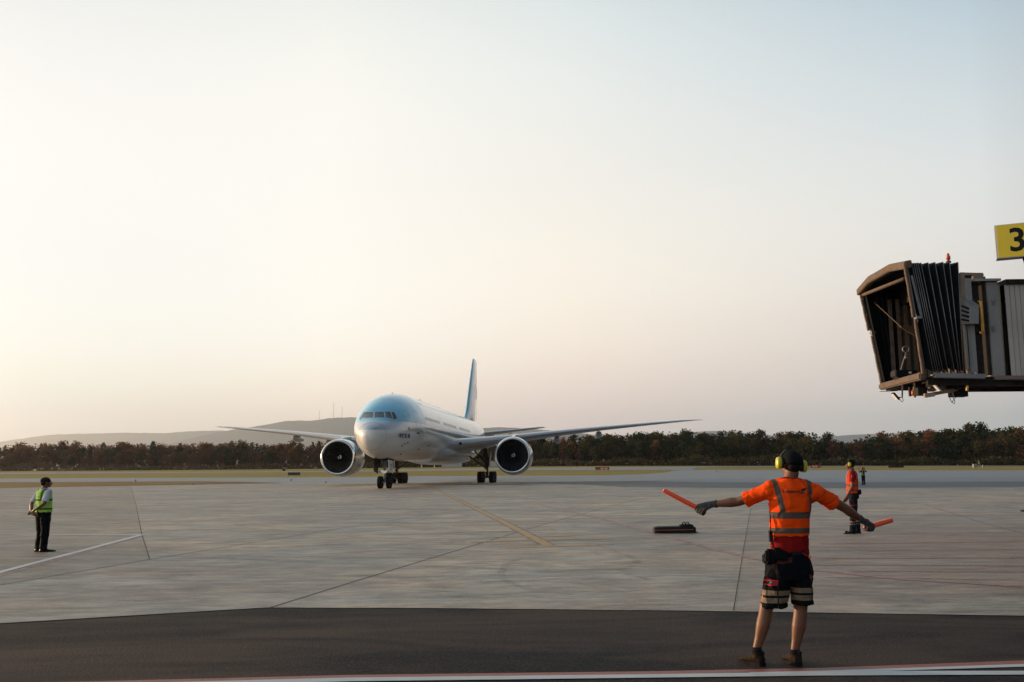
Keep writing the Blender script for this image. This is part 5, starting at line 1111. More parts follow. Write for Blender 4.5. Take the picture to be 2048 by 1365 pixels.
def sleeve(b, a, e, ra, re, flare=1.0): b.tube([a, a.lerp(e, .35), a.lerp(e, .7), e], [ra, ra*.97, (ra+re)/2, re*flare], 18); b.ball(a, ra*.98, 14, 10)
def muffs(parent, P_, rot, s, tilt=0, band='over', w_=.083):
    for k in (-1, 1):
        zz = .005+tilt*k
        b = MB(); ax = rot @ Vector((k, 0, 0)); c = P_(k*w_, .002, zz)
        b.loft([[c+ax*h*s+(rot @ Vector((0, math.copysign(abs(math.cos(a))**.8, math.cos(a))*ry, math.copysign(abs(math.sin(a))**.8, math.sin(a))*rz)))*s for a in [2*math.pi*i/22 for i in range(22)]] for h, ry, rz in ((.012, .034, .044), (.016, .038, .050), (.034, .038, .050), (.044, .033, .044), (.050, .020, .028), (.051, .004, .006))])
        cu = b.build('ear_cup', M_MUFF, parent, smooth=True)
        b = MB(); b.loft([[c+ax*h*s+(rot @ Vector((0, math.cos(a)*ry, math.sin(a)*rz)))*s for a in [2*math.pi*i/22 for i in range(22)]] for h, ry, rz in ((-.008, .028, .036), (-.006, .036, .046), (.010, .037, .047), (.014, .032, .042))]); b.build('cup_seal', M_MUFFD, cu, smooth=True)
    b = MB(); pts = [P_(math.sin(a)*(.100), .016, .005+tilt*math.sin(a)+math.cos(a)*.128) for a in [R(-88+16*i) for i in range(12)]]
    for i in range(len(pts)-1): b.beam(pts[i], pts[i+1], .022*s, .007*s, up=(pts[i]-P_(0, 0, 0)))
    b.build('headband', M_MUFFD, parent, smooth='auto')
def cap(parent, P_, rot, s, peak=True):
    b = MB(); rings = []
    for i in range(9):
        a = R(-14+13*i); rr = math.cos(a); zz = math.sin(a)
        rings.append([P_(0, -.012, .030)+rot @ Vector((.0875*rr*math.cos(q_)*s, .104*rr*math.sin(q_)*s, .098*zz*s)) for q_ in [2*math.pi*k/24 for k in range(24)]])
    b.loft(rings); cp = b.build('cap', M_CAP, parent, smooth=True)
    if peak:
        b = MB(); up_, lo_ = [], []
        for i in range(11):
            a = R(-62+12.4*i); p = P_(.080*math.sin(a), -.008+.092*math.cos(a), .040); q_ = P_(.066*math.sin(a)*1.05, .085+.085*math.cos(a), .022-.012*abs(math.sin(a))); up_.append((p, q_))
        vs = [x for pq in up_ for x in pq]+[x+Vector((0, 0, -.004)) for pq in up_ for x in pq]; n = 22
        fs = [(2*i, 2*i+1, 2*i+3, 2*i+2) for i in range(10)]+[(n+2*i, n+2*i+2, n+2*i+3, n+2*i+1) for i in range(10)]+[(2*i+1, n+2*i+1, n+2*i+3, 2*i+3) for i in range(10)]
        b.add(vs, fs); b.build('cap_peak', M_CAP, cp, smooth='auto')
    return cp

# ---- the signaller in the foreground: back to us, arms spread, a wand in each hand ------------------------------
mg_ = G(1548, 1331); MY = mg_.y
man = empty('person', (mg_.x, MY, 0), label='person in orange vest and shorts, back turned, arms spread with two orange wands', cat='person')
def Q(u, v, dy=0.0): return W(u, v, MY+dy)-Vector((mg_.x, MY, 0))
zof = lambda v: Q(1580, v).z
Lsh, Rsh = Q(1536, 981), Q(1632, 984); Lel, Rel = Q(1477, 1003.5, .13), Q(1690, 1017, .10); Lwr, Rwr = Q(1424, 1009, .22), Q(1724, 1041, .20)
Lhip, Rhip = Q(1558, 1132), Q(1601, 1132); Lkn, Rkn = Q(1532, 1218, .01), Q(1601, 1218, .01); Lan, Ran = Q(1514, 1303), Q(1590, 1308)
Lan.z = max(Lan.z, .09); Ran.z = .09
hc_ = Q(1583, 931)
b = MB(); P_, hrot = head_parts(b, hc_, V3(-.12, 1, .02), V3(.05, 0, 1), 1.0)
nk = Q(1578, 962); limb(b, [hc_+V3(0, -.012, -.06), nk+V3(0, -.005, -.01), nk+V3(0, 0, -.06)], [.056, .058, .075], 16)
ell(b, [(Q(1578, v).x, 0, zof(v), rx, ry) for v, rx, ry in ((960, .06, .055), (968, .12, .075), (985, .15, .095), (1020, .142, .10), (1060, .128, .095), (1095, .125, .095), (1130, .145, .105), (1150, .10, .09))])
for sh, el, wr in ((Lsh, Lel, Lwr), (Rsh, Rel, Rwr)):
    fa = (el-wr); k = .25
    limb(b, [sh, sh.lerp(el, .5), el, el.lerp(wr, .28), el.lerp(wr, .7), wr], [.052, .046, .0395, .0425, .031, .025], 16)
for hp, kn, an in ((Lhip, Lkn, Lan), (Rhip, Rkn, Ran)):
    limb(b, [hp, hp.lerp(kn, .5), kn, kn.lerp(an, .15)+V3(0, -.008, 0), kn.lerp(an, .38)+V3(0, -.014, 0), kn.lerp(an, .70), an+V3(0, 0, .03), an+V3(0, 0, -.01)], [.085, .074, .056, .054, .057, .041, .033, .034], 18)
    b.ball(an+V3(0, 0, -.02), .033, 10, 8)
body = link('body', remesh(b, .0075, 5), M_SKIN, man, True)
eyes(body, P_, 1.0)
# gloves and wands
wl0, wl1 = Q(1397, 1007, .235), Q(1326.5, 980.5, .30); wr0, wr1 = Q(1726, 1049, .20), Q(1784.5, 1040.3, .30)
M_WAND = NT('orange_wand_plastic'); M_WAND.set(color=(.92, .11, .035), rough=.28, coat=.3, sss=.0); M_WAND = M_WAND.m
M_WANDH = simple('red_wand_handle', (.35, .015, .012), .4)
def glove(wr, el, wa, wb, pn, g0, name='glove'):
    b = MB(); d = (wr-el).normalized(); g = (wb-wa).normalized(); hand(b, wr+d*.012, (d+g0).normalized(), g, pn, True, 1.06, .017)
    limb(b, [wr-d*.035, wr+d*.02], [.030, .029], 14, False)
    o = link(name, remesh(b, .0045, 2), M_GLOVE, man, True)
    b = MB(); b.tube([wr-d*.040, wr-d*.028], [.0325, .0325], 16); b.build('cuff', M_GLOVE, o, smooth=True)
# the left glove's grip centre decides where the wand passes
d = (Lwr-Lel).normalized(); gl_ = (wl1-wl0).normalized()
b = MB(); cL = hand(b, Lwr+d*.012, (d+V3(-.1, 0, -.25)).normalized(), V3(-.5, .5, .45), V3(-.2, .9, -.3), True, 1.06, .017); limb(b, [Lwr-d*.035, Lwr+d*.02], [.030, .029], 14, False)
go = link('glove', remesh(b, .0045, 2), M_GLOVE, man, True); b = MB(); b.tube([Lwr-d*.042, Lwr-d*.028], [.0335, .0335], 16); b.build('cuff', M_GLOVE, go, smooth=True)
d2 = (Rwr-Rel).normalized()
b = MB(); cR = hand(b, Rwr+d2*.012, (d2+V3(.1, 0, .1)).normalized(), V3(.75, .45, -.05), V3(-.35, .5, -.75), True, 1.06, .017); limb(b, [Rwr-d2*.035, Rwr+d2*.02], [.030, .029], 14, False)
go = link('glove', remesh(b, .0045, 2), M_GLOVE, man, True); b = MB(); b.tube([Rwr-d2*.042, Rwr-d2*.028], [.0335, .0335], 16); b.build('cuff', M_GLOVE, go, smooth=True)
def wand(a, e, lab):
    a, e = a+Vector((mg_.x, MY, 0)), e+Vector((mg_.x, MY, 0)); w_ = empty('signal_wand', a, label=lab, cat='signal wand', group='orange wands held by the signaller'); dd = e-a; L = dd.length; dd.normalize()
    up = Vector((0, 0, 1)); x = dd.cross(up).normalized(); z = x.cross(dd)
    b = MB(); n = 14
    def rg(t_, rx, rz): return [dd*t_+x*rx*math.cos(2*math.pi*k/n)+z*rz*math.copysign(abs(math.sin(2*math.pi*k/n))**.7, math.sin(2*math.pi*k/n)) for k in range(n)]
    b.loft([rg(t_, r_, r_*1.02) for t_, r_ in ((.05, .016), (.055, .0215), (.10, .0225), (L*.6, .0215), (L-.012, .0205), (L-.002, .018), (L, .008))]); b.build('wand_tube', M_WAND, w_, smooth='auto')
    b = MB(); b.loft([rg(t_, r_, r_) for t_, r_ in ((-.045, .010), (-.042, .016), (.04, .0155), (.052, .020))]); b.build('wand_handle', M_WANDH, w_, smooth='auto')
wand(cL, wl1, 'orange light wand pointing left and slightly up, in the left glove'); wand(cR, wr1, 'orange light wand pointing right, nearly level, in the right glove')
# t-shirt: orange sleeves, dark red body below the vest
b = MB(); cxv = lambda v: Q(1579, v).x
ell(b, [(Q(x_, v).x, yy, zof(v), rx, ry) for x_, v, rx, ry, yy in ((1577, 955, .062, .058, 0), (1577, 960, .086, .068, 0), (1579, 967, .120, .085, 0), (1580, 974, .150, .100, .0), (1580, 990, .158, .112, .0), (1580, 1015, .158, .118, .0), (1580, 1045, .152, .112, .0), (1580, 1070, .150, .108, .0), (1579.5, 1090, .155, .112, 0), (1579, 1108, .158, .118, 0))], pw=.88)
for sh, el in ((Lsh, Lel), (Rsh, Rel)):
    e2 = sh.lerp(el, .76 if sh is Lsh else .62)+V3(0, 0, -.010); sleeve(b, sh+V3(0, 0, .002), e2, .062, .060, 1.12)
    lo = sh.lerp(Q(1580, 1010), .45); b.tube([sh+V3(0, 0, -.01), lo], [.06, .07], 14); b.ball(lo, .07, 12, 8)
    tr = Q(1578, 968); b.tube([tr, sh+V3(0, 0, .008)], [.052, .050], 14)
t = cloth('tshirt_cloth', (.66, .075, .010)); x, y, z = t.xyz(); red = t.math('LESS_THAN', z, zof(1062)); n1 = t.noise(6, 4)
base = t.mix(t.rng(n1, .3, .7), (.85, .062, .004), (.92, .085, .006)); base = t.mix(red, base, (.22, .008, .008)); base = t.mix(t.math('GREATER_THAN', z, zof(959)), base, (.35, .015, .01)); t.set(color=base)
shirt = link('tshirt', remesh(b, .008, 6, .0055, 6.5, 3), t.m, man, True)
# white undershirt edge at the right cuff
e2 = Rsh.lerp(Rel, .60); b = MB(); b.tube([e2, Rsh.lerp(Rel, .66)], [.051, .050], 18); b.build('undershirt_cuff', M_WHP, shirt, smooth=True)
# hi-vis vest
b = MB(); vs_ = [(1578, 959, .086, .074), (1579, 966, .122, .092), (1580, 976, .156, .122), (1580, 990, .167, .128), (1580, 1015, .170, .132), (1580, 1035, .162, .124), (1580, 1055, .159, .120), (1579.5, 1071.5, .160, .120)]
ell(b, [(Q(x_, v).x, .0, zof(v), rx, ry) for x_, v, rx, ry in vs_], n=32, pw=.86)
b.tube([Q(1563, 971), Q(1538, 978)], [.058, .064], 14); b.tube([Q(1595, 971), Q(1622, 980)], [.058, .066], 14); b.ball(Q(1538, 982), .066, 12, 8); b.ball(Q(1622, 984), .068, 12, 8)
t = cloth('hi_vis_orange', (.80, .10, .01)); x, y, z = t.xyz(); n1 = t.noise(6, 4)
base = t.mix(t.rng(n1, .3, .7), (.86, .065, .004), (.94, .09, .006)); SILV = (.10, .080, .066)
def xat(u): return Q(u, 1000).x
sl = (Q(1557, 1020).x-Q(1546, 964).x)/(Q(1557, 1020).z-Q(1546, 964).z); lx = t.math('SUBTRACT', x, t.math('MULTIPLY', t.math('SUBTRACT', z, Q(1546, 964).z), sl))
sr = (Q(1619, 1020).x-Q(1617, 966).x)/(Q(1619, 1020).z-Q(1617, 966).z); rx_ = t.math('SUBTRACT', x, t.math('MULTIPLY', t.math('SUBTRACT', z, Q(1617, 966).z), sr))
c = bands(t, [(lx, Q(1541.5, 964).x, Q(1551.5, 964).x, SILV), (rx_, Q(1610, 966).x, Q(1619, 966).x, SILV)], base)
c = t.mix(t.math('LESS_THAN', z, zof(1023.5)), c, base)
c = bands(t, [(z, zof(1036.5), zof(1023.5), SILV), (z, zof(1066), zof(1055), SILV)], c); t.set(color=c)
vest_me = remesh(b, .008, 4, .0075, 7, 3); vest = link('vest', vest_me, t.m, man, True)
vb = BVHTree.FromPolygons([v.co.copy() for v in vest_me.vertices], [tuple(p.vertices) for p in vest_me.polygons])
def on_cloth(pts2, faces, mat, name, par, tree, off=.0022, sub=1):
    bm = bmesh.new(); vs = [bm.verts.new((p[0], p[1], 0)) for p in pts2]
    for f in faces:
        try: bm.faces.new([vs[i] for i in f])
        except ValueError: pass
    bmesh.ops.triangulate(bm, faces=bm.faces[:])
    for _ in range(sub): bmesh.ops.subdivide_edges(bm, edges=bm.edges[:], cuts=1, use_grid_fill=True)
    cm = Vector((0, 0, CH))-Vector((mg_.x, MY, 0))
    for v in bm.verts:
        dr = ray(v.co.x, v.co.y).normalized(); h, nr, _, _ = tree.ray_cast(cm, dr)
        v.co = (h-dr*off) if h is not None else cm+dr*MY
    me = bpy.data.meshes.new(name); bm.to_mesh(me); bm.free(); return link(name, me, mat, par, False)
M_LOGO = simple('dark_print', (.045, .008, .012), .7, var=.1)
V, F = text_mesh('swissport', 1.0, .03); w0 = max(v.x for v in V)-min(v.x for v in V)
cosr, sinr = math.cos(R(2)), math.sin(R(2))
def place(V, cx_, cy_, sc, rot=0.0): return [(cx_+(v.x*math.cos(rot)+v.y*math.sin(rot))*sc, cy_-(v.y*math.cos(rot)-v.x*math.sin(rot))*sc) for v in V]
on_cloth(place(V, 1582, 983.2, 35/w0, R(1.0)), F, M_LOGO, 'back_lettering', vest, vb)
lg = [(1603.5, 978), (1611.5, 977), (1609.5, 987.5), (1601.5, 988)]; on_cloth(lg, [(0, 1, 2, 3)], M_LOGO, 'logo_tile', vest, vb, .0022, 3)
rgp = [(1607+2.9*r_*math.cos(R(a)), 982.6+2.9*r_*math.sin(R(a))) for a in range(-20, 250, 30) for r_ in (.75, 1.1)]; on_cloth(rgp, [(2*i, 2*i+1, 2*i+3, 2*i+2) for i in range(len(rgp)//2-1)], SILVM := simple('silver_print', (.35, .25, .22), .5), 'logo_mark', vest, vb, .0034)
# shorts with pale reflective double bands and red pocket flaps
b = MB()
ell(b, [(Q(x_, v).x, 0, zof(v), rx, ry) for x_, v, rx, ry in ((1578, 1101, .155, .112), (1578, 1112, .168, .122), (1577.5, 1128, .180, .132), (1577, 1145, .186, .136), (1577.5, 1158, .184, .130))], pw=.85)
for hp, secs in ((0, ((1556, 1140, .098, .118), (1553, 1165, .104, .112), (1549.5, 1190, .108, .105), (1546.5, 1214, .104, .100))), (1, ((1600, 1140, .095, .118), (1602, 1165, .090, .112), (1603.5, 1190, .086, .104), (1603.5, 1209, .084, .098)))):
    ell(b, [(Q(x_, v).x, -.005, zof(v), rx, ry) for x_, v, rx, ry in secs], n=24, pw=.9)
t = cloth('dark_work_cloth', (.012, .014, .020)); x, y, z = t.xyz(); BEI = (.19, .14, .095)
zt_ = t.math('ADD', z, t.math('MULTIPLY', t.math('LESS_THAN', x, Q(1578, 1180).x), .020)); c = bands(t, [(zt_, zof(1183.5), zof(1173.5), BEI), (zt_, zof(1198.5), zof(1188), BEI)], (.005, .006, .009))
zt2 = t.math('LESS_THAN', zt_, zof(1150)); seamL = t.math('MULTIPLY', t.math('GREATER_THAN', x, Q(1547, 1190).x), t.math('LESS_THAN', x, Q(1549.5, 1190).x)); seamR = t.math('MULTIPLY', t.math('GREATER_THAN', x, Q(1617, 1190).x), t.math('LESS_THAN', x, Q(1619, 1190).x))
c = t.mix(t.math('MAXIMUM', seamL, seamR), c, (.03, .012, .012)); t.set(color=c)
sme = remesh(b, .009, 4, .009, 5.5, 9); shorts = link('shorts', sme, t.m, man, True)
sb = BVHTree.FromPolygons([v.co.copy() for v in sme.vertices], [tuple(p.vertices) for p in sme.polygons])
M_RCL = simple('red_cloth', (.42, .025, .018), .85, var=.15, scale=20)
on_cloth([(1528.5, 1152), (1545, 1160), (1557, 1161), (1555.5, 1172), (1540, 1172.5), (1525.5, 1167)], [(0, 1, 2, 3, 4, 5)], M_RCL, 'pocket_flap', shorts, sb, .004, 3)
V, F = text_mesh('swissport', 1.0, .0); on_cloth(place(V, 1534, 1162, 13/w0, R(-12)), F, M_WHP, 'pocket_lettering', shorts, sb, .0065)
on_cloth([(1539, 1164), (1544, 1163), (1542, 1168), (1537, 1168)], [(0, 1, 2, 3)], M_WHP, 'pocket_logo', shorts, sb, .0065)
on_cloth([(1619, 1150), (1623, 1149), (1623.5, 1160), (1620.5, 1158)], [(0, 1, 2, 3)], M_RCL, 'pocket_flap', shorts, sb, .004, 1)
on_cloth([(1604, 1105), (1622, 1113), (1623, 1118), (1610, 1112)], [(0, 1, 2, 3)], M_RCL, 'hip_panel', shorts, sb, .004, 2)
on_cloth([(1549, 1119), (1570, 1116), (1585, 1114), (1584, 1125), (1568, 1129), (1552, 1127)], [(0, 1, 2, 3, 4, 5)], simple('dark_red_cloth', (.06, .010, .010), .85), 'rear_pocket', shorts, sb, .003, 3)
# belt, pouches and radio at the left hip
b = MB(); ell(b, [(Q(1578, 1104).x, 0, zof(1104)-.018, .163, .120), (Q(1578, 1104).x, 0, zof(1104)+.010, .160, .117)], pw=.85); b.build('belt', M_BLK, man, smooth='auto')
def pouch(u, v, w_, h, dp, y_, rz=0): b = MB(); b.box(Q(u, v, y_), (w_, dp, h), Euler((0, R(rz), 0)).to_matrix()); return b.build('belt_pouch', M_CAP, man, bevel=.014)
pouch(1541, 1113, .085, .115, .07, -.10, 4); pouch(1555, 1108, .075, .10, .06, -.13, -3); pouch(1567, 1112, .07, .08, .05, -.135); pouch(1535, 1118, .07, .09, .10, -.02)
b = MB(); b.box(Q(1541.5, 1073, -.06), (.028, .035, .09)); b.tube([Q(1541.5, 1064, -.06), Q(1541, 1030, -.05)], .005, 6); b.build('radio', M_BLK, man, bevel=.005)
b = MB()
for pts in ([(1542, 1078), (1547, 1090), (1543, 1100)], [(1549, 1078), (1544, 1088), (1549, 1098), (1546, 1106)], [(1541, 1084), (1548, 1094), (1551, 1104)]): b.tube([Q(u, v, -.125) for u, v in pts], .004, 6)
b.build('coiled_cord', M_BLK, man)
cap(man, P_, hrot, 1.0); 
b = MB(); b.ball(P_(0, -.028, -.006), (.070, .078, .056), 18, 12, rot=hrot); b.build('hair', M_HAIR, man, smooth=True)
mu = MB(); muffs(man, P_, hrot, 1.0, tilt=-.010)
shoe('shoe', man, Lan, (-.52, .85), 1.0, M_SHOE, L=.27); shoe('shoe', man, Ran, (-.16, .99), 1.0, M_SHOE, L=.27)
for an in (Lan, Ran): b = MB(); b.tube([an+V3(0, 0, -.01), an+V3(0, 0, .035)], [.040, .039], 16); b.build('sock', M_BLACK, man, smooth=True)

# ---- the other three: built standing in their own frame (x right, y ahead), then turned -------------------------------
def standing(root, s, spec):
    Z = lambda z: z*s
    J = {k: Vector(v)*s for k, v in spec['J'].items()}
    b = MB(); Pp, hr = head_parts(b, J['head'], Vector(spec.get('face', (0, 1, 0))), V3(0, 0, 1), s)
    limb(b, [J['head']+V3(0, -.012, -.06)*s, V3(0, -.01, 1.47)*s, V3(0, -.005, 1.40)*s], [.054*s, .056*s, .07*s], 12)
    ell(b, [(0, 0, z*s, rx*s, ry*s) for z, rx, ry in ((1.45, .07, .06), (1.42, .13, .08), (1.30, .145, .10), (1.10, .125, .09), (.98, .135, .10), (.88, .12, .09))])
    for sd in 'LR':
        sh, el, wr = J['sh'+sd], J['el'+sd], J['wr'+sd]; limb(b, [sh, sh.lerp(el, .5), el, el.lerp(wr, .3), wr], [.050*s, .044*s, .038*s, .040*s, .026*s], 12)
        gx, pn = spec['hand'+sd]; hand(b, wr, (wr-el)*1.0 if 'hd'+sd not in spec else Vector(spec['hd'+sd]), Vector(gx), Vector(pn), spec.get('grip'+sd, False), s, .014, spec.get('curl', 1.0))
        limb(b, [J['hp'+sd], J['kn'+sd], J['an'+sd]+V3(0, 0, .05)*s, J['an'+sd]], [.07*s, .05*s, .036*s, .034*s], 12)
    bd = link('body', remesh(b, .0095*s, 4), M_SKIN, root, True); eyes(bd, Pp, s)
    # shirt
    b = MB(); ell(b, [(0, yy*s, z*s, rx*s, ry*s) for z, rx, ry, yy in ((1.475, .065, .060, -.005), (1.45, .105, .078, 0), (1.42, .15, .092, 0), (1.36, .172, .112, 0), (1.25, .172, .122, .005), (1.10, .158, .118, .01), (1.0, .165, .122, .012), (.93, .168, .124, .01))], pw=.88)
    for sd in 'LR':
        sh, el = J['sh'+sd], J['el'+sd]; e2 = sh.lerp(el, spec.get('slv', .72)); sleeve(b, sh, e2, .064*s, .056*s, 1.08)
    link('shirt', remesh(b, .010*s, 5, .005*s, 6, 2), spec['shirt'], root, True)
    b = MB(); vz = spec.get('vestz', .94); ell(b, [(0, yy*s, z*s, rx*s, ry*s) for z, rx, ry, yy in ((1.462, .10, .082, 0), (1.43, .145, .100, 0), (1.37, .160, .124, 0), (1.25, .172, .135, .005), (1.10, .172, .132, .010), (vz, .182, .138, .012))], n=32, pw=.86)
    vm = remesh(b, .010*s, 3, .005*s, 6, 4); vv = link('vest', vm, spec['vest'], root, True)
    # trousers
    b = MB(); ell(b, [(0, 0, z*s, rx*s, ry*s) for z, rx, ry in ((1.02, .150, .112), (.95, .165, .122), (.88, .170, .128), (.82, .165, .118))], pw=.88)
    for sd in 'LR':
        hp, kn, an = J['hp'+sd], J['kn'+sd], J['an'+sd]; b.tube([hp, hp.lerp(kn, .5), kn, kn.lerp(an, .5), an+V3(0, 0, -.02)*s], [(.096*s, .105*s), (.090*s, .098*s), (.074*s, .084*s), (.068*s, .080*s), (.066*s, .084*s)], 18)
    link('trousers', remesh(b, .010*s, 4, .007*s, 5, 8), spec['trousers'], root, True)
    for sd in 'LR': shoe('boot' if spec.get('boot') else 'shoe', root, J['an'+sd], spec['toe'+sd], s, M_SHOEB, spec.get('boot', False), .27 if spec.get('boot') else .29)
    return Pp, hr, vv, vm
def vestmat(name, col, band, zs, s, straps=None, back=None):
    t = cloth(name, col); x, y, z = t.xyz(); n1 = t.noise(6, 4); base = t.mix(t.rng(n1, .3, .7), tuple(q_*.9 for q_ in col), tuple(min(1, q_*1.1) for q_ in col)); c = base
    ax = t.math('ABSOLUTE', x); c = bands(t, [(ax, .085*s, .125*s, band)], c); c = t.mix(t.math('LESS_THAN', z, zs[0][1]*s), c, base)
    c = bands(t, [(z, lo*s, hi*s, band) for lo, hi in zs], c)
    if back: c = t.mix(t.math('MULTIPLY', t.math('MULTIPLY', t.math('LESS_THAN', y, 0), t.math('LESS_THAN', ax, .075*s)), t.math('GREATER_THAN', z, 1.10*s)), c, back)
    t.set(color=c); return t.m
def plaincloth(name, col): t = cloth(name, col); return t.m
stdJ = dict(head=(0, .03, 1.615), shL=(-.175, 0, 1.405), shR=(.175, 0, 1.405), hpL=(-.088, 0, .90), hpR=(.088, 0, .90), knL=(-.095, .015, .49), knR=(.095, .015, .49), anL=(-.10, -.01, .085), anR=(.10, -.01, .085))
# man in the green vest at the left, hands clasped behind his back, looking off to the right
s1 = 150/158*1.612/1.74; g = G(82, 1104.5)
m1 = empty('person', g, R(-38), label='person in lime green vest and dark trousers with hands clasped behind, far left', cat='person')
sp = dict(J=dict(stdJ, elL=(-.25, -.115, 1.13), wrL=(-.065, -.205, .955), elR=(.25, -.115, 1.13), wrR=(.03, -.195, .975)), handL=((0, 0, -1), (0, 1, 0)), handR=((0, 0, -1), (0, -1, 0)), hdL=(.8, -.05, -.6), hdR=(-.8, -.05, -.5), curl=1.6, face=(.25, 1, .02),
     shirt=plaincloth('white_shirt_cloth', (.46, .50, .54)), vest=vestmat('lime_vest', (.36, .72, .10), (.11, .085, .07), [(1.19, 1.235), (.985, 1.025)], s1), trousers=plaincloth('navy_trouser_cloth', (.004, .005, .009)), toeL=(-.2, 1), toeR=(.25, 1), vestz=.925, slv=.86)
Pp, hr, vv, vm = standing(m1, s1, sp); m1.scale = (1.2, 1.2, 1.0)
b = MB(); b.ball(Pp(0, -.018, .040), (.083*s1, .098*s1, .090*s1), 20, 14, rot=hr); b.ball(Pp(0, -.055, -.005), (.072*s1, .055*s1, .070*s1), 16, 12, rot=hr)
for i in range(40): a = i*2.4; r_ = math.sqrt(i/40); b.ball(Pp(.07*r_*math.cos(a), -.02+.08*r_*math.sin(a), .055+.065*(1-r_**2)), .017*s1, 8, 6)
link('hair', remesh(b, .006, 2, .003, 30, 1), M_HAIR, m1, True)
tree1 = BVHTree.FromPolygons([v.co.copy() for v in vm.vertices], [tuple(p.vertices) for p in vm.polygons])
def back_text(root, tree_, body_, cx_, cz_, wd_, mat, par, rz=0):
    V, F = text_mesh(body_, 1.0, .02); w0_ = max(v.x for v in V)-min(v.x for v in V); k = wd_/w0_; vs = []
    for v in V:
        o = Vector((cx_+v.x*k, -1, cz_+v.y*k)); h, nr, _, _ = tree_.ray_cast(o, Vector((0, 1, 0))); vs.append(h+Vector((0, -.003, 0)) if h is not None else Vector((o.x, -.1, o.z)))
    b = MB(); b.add(vs, F); return b.build('back_lettering', mat, par)
back_text(m1, tree1, 'KOREAN AIR', -.0, 1.285*s1, .155*s1, simple('green_print', (.02, .12, .10), .7), vv)
b = MB()
for k in (-1, 1): b.box(V3(k*.15, 0, 1.452)*s1, (.05*s1, .11*s1, .006), Euler((0, R(24)*k, 0)).to_matrix())
b.build('epaulette', M_BLACK, m1, bevel=.002)
b = MB(); b.ring(V3(0, -.006, 1.478)*s1, V3(0, .15, 1), .060*s1, .014*s1, 20, 8); b.build('collar', bpy.data.materials['white_shirt_cloth'], m1, smooth=True)
# man in red shirt and orange vest, right of the signaller, arms hanging, watching to the left
s2 = 157/140*1.612/1.79; g = G(1711, 1068)
m2 = empty('person', g, R(72), label='person in red shirt, orange vest and boots seen side-on, looking left, arms hanging', cat='person')
t = cloth('red_shirt_cloth', (.22, .010, .014)); x, y, z = t.xyz(); ax = t.math('ABSOLUTE', x)
c = t.mix(t.math('MULTIPLY', t.math('GREATER_THAN', ax, .20*s2), t.math('LESS_THAN', z, 1.185*s2)), (.24, .010, .014), (.01, .008, .01)); t.set(color=c)
sp = dict(J=dict(stdJ, elL=(-.235, .02, 1.10), wrL=(-.215, .15, .88), elR=(.235, .02, 1.10), wrR=(.215, .13, .86), knL=(-.10, .03, .49), anL=(-.11, .06, .085), knR=(.09, -.0, .49), anR=(.10, -.06, .085)), handL=((0, 1, 0), (1, 0, 0)), handR=((0, 1, 0), (-1, 0, 0)), curl=1.3, face=(.12, 1, -.06),
     shirt=t.m, vest=vestmat('orange_vest', (.78, .055, .008), (.12, .095, .075), [(1.10, 1.15), (.99, 1.03)], s2), trousers=None, toeL=(-.1, 1), toeR=(.12, 1), vestz=.95, slv=.62, boot=True)
t = cloth('work_trouser_cloth', (.010, .012, .018)); x, y, z = t.xyz(); c = bands(t, [(z, .27*s2, .30*s2, (.19, .14, .095)), (z, .215*s2, .245*s2, (.19, .14, .095)), (z, .655*s2, .67*s2, (.35, .02, .02))], (.010, .012, .018)); t.set(color=c); sp['trousers'] = t.m
Pp, hr, vv, vm = standing(m2, s2, sp); cap(m2, Pp, hr, s2); muffs(m2, Pp, hr, s2)
b = MB(); b.ball(Pp(0, -.045, -.012), (.074*s2, .062*s2, .050*s2), 16, 10, rot=hr); b.build('hair', M_HAIR, m2, smooth=True)
V, F = text_mesh('swissport', .035, .0)
b = MB(); b.add([Vector((-.252*s2, .02+v.y*1.2-0.0, 1.30*s2+v.x*1.1)) for v in V], F); b.build('sleeve_lettering', M_WHP, m2)
b = MB(); b.box(V3(.05, -.15, .97)*s2, (.12, .07, .12)); b.box(V3(-.10, -.13, .96)*s2, (.09, .06, .10)); b.build('belt_pouch', M_CAP, m2, bevel=.012)
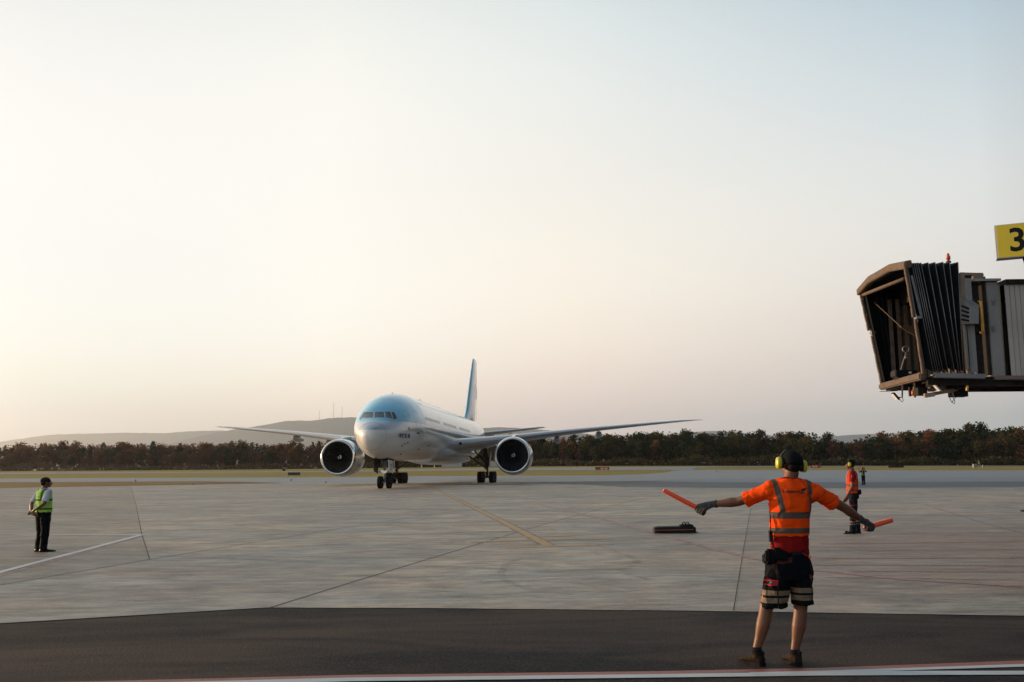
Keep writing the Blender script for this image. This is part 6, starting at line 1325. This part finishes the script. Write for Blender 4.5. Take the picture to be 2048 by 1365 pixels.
# far wing walker with raised wands
s3 = 37/40.5*1.612/1.79; g = G(1727.5, 970.5)
m3 = empty('person', g, R(8), label='tiny distant person in dark clothes and lime vest with arms raised, far right', cat='person')
sp = dict(J=dict(stdJ, elL=(-.40, .02, 1.24), wrL=(-.36, .10, 1.48), elR=(.42, .04, 1.30), wrR=(.235, .10, 1.50)), handL=((0, 0, 1), (0, 1, 0)), handR=((0, 0, 1), (0, 1, 0)), gripL=True, gripR=True, hdL=(0, .1, 1), hdR=(-.2, .1, 1),
     shirt=plaincloth('dark_shirt_cloth', (.035, .012, .014)), vest=vestmat('lime_vest_dark_back', (.13, .30, .035), (.22, .22, .12), [(1.05, 1.10)], s3, back=(.012, .014, .02)), trousers=plaincloth('dark_trouser_cloth', (.010, .014, .020)), toeL=(-.3, 1), toeR=(.3, 1), vestz=.98, slv=.9, boot=True)
Pp, hr, vv, vm = standing(m3, s3, sp); cap(m3, Pp, hr, s3); muffs(m3, Pp, hr, s3)
m3m = Matrix.Translation(g) @ Matrix.Rotation(R(8), 4, 'Z')
for (a, e, lab) in (((.235, .12, 1.56), (.20, .14, 1.98), 'tiny orange wand raised in the distant right hand'), ((-.36, .12, 1.54), (-.30, .16, 1.90), 'tiny orange wand raised in the distant left hand')):
    p = m3m @ (Vector(a)*s3); q_ = m3m @ (Vector(e)*s3); w_ = empty('signal_wand', p, label=lab, cat='signal wand', group='orange wands of the distant wing walker'); dd = q_-p
    b = MB(); b.tube([dd*0, dd*.9, dd], [.03, .03, .015], 10); b.build('wand_tube', M_WAND, w_, smooth=True); b = MB(); b.tube([-dd*.25, dd*0], [.018, .018], 8); b.build('wand_handle', M_WANDH, w_, smooth=True)
# ------------------------------------------------------------------ haze: evening air round the whole place
t = NT('evening_haze'); t.n.remove(t.b); pv = t.node('ShaderNodeVolumePrincipled')
pv.inputs['Color'].default_value = (.86, .94, 1.0, 1); pv.inputs['Density'].default_value = 6.2e-5; pv.inputs['Anisotropy'].default_value = .68
t.l.new(pv.outputs[0], t.out.inputs['Volume'])
b = MB(); b.hexa([(-400, -85, -5), (400, -85, -5), (19800, 22000, -5), (-19800, 22000, -5), (-400, -85, 1120), (400, -85, 1120), (19800, 22000, 1120), (-19800, 22000, 1120)])
hz = b.build('haze', t.m, kind='stuff', label='thin warm evening haze over the airfield')
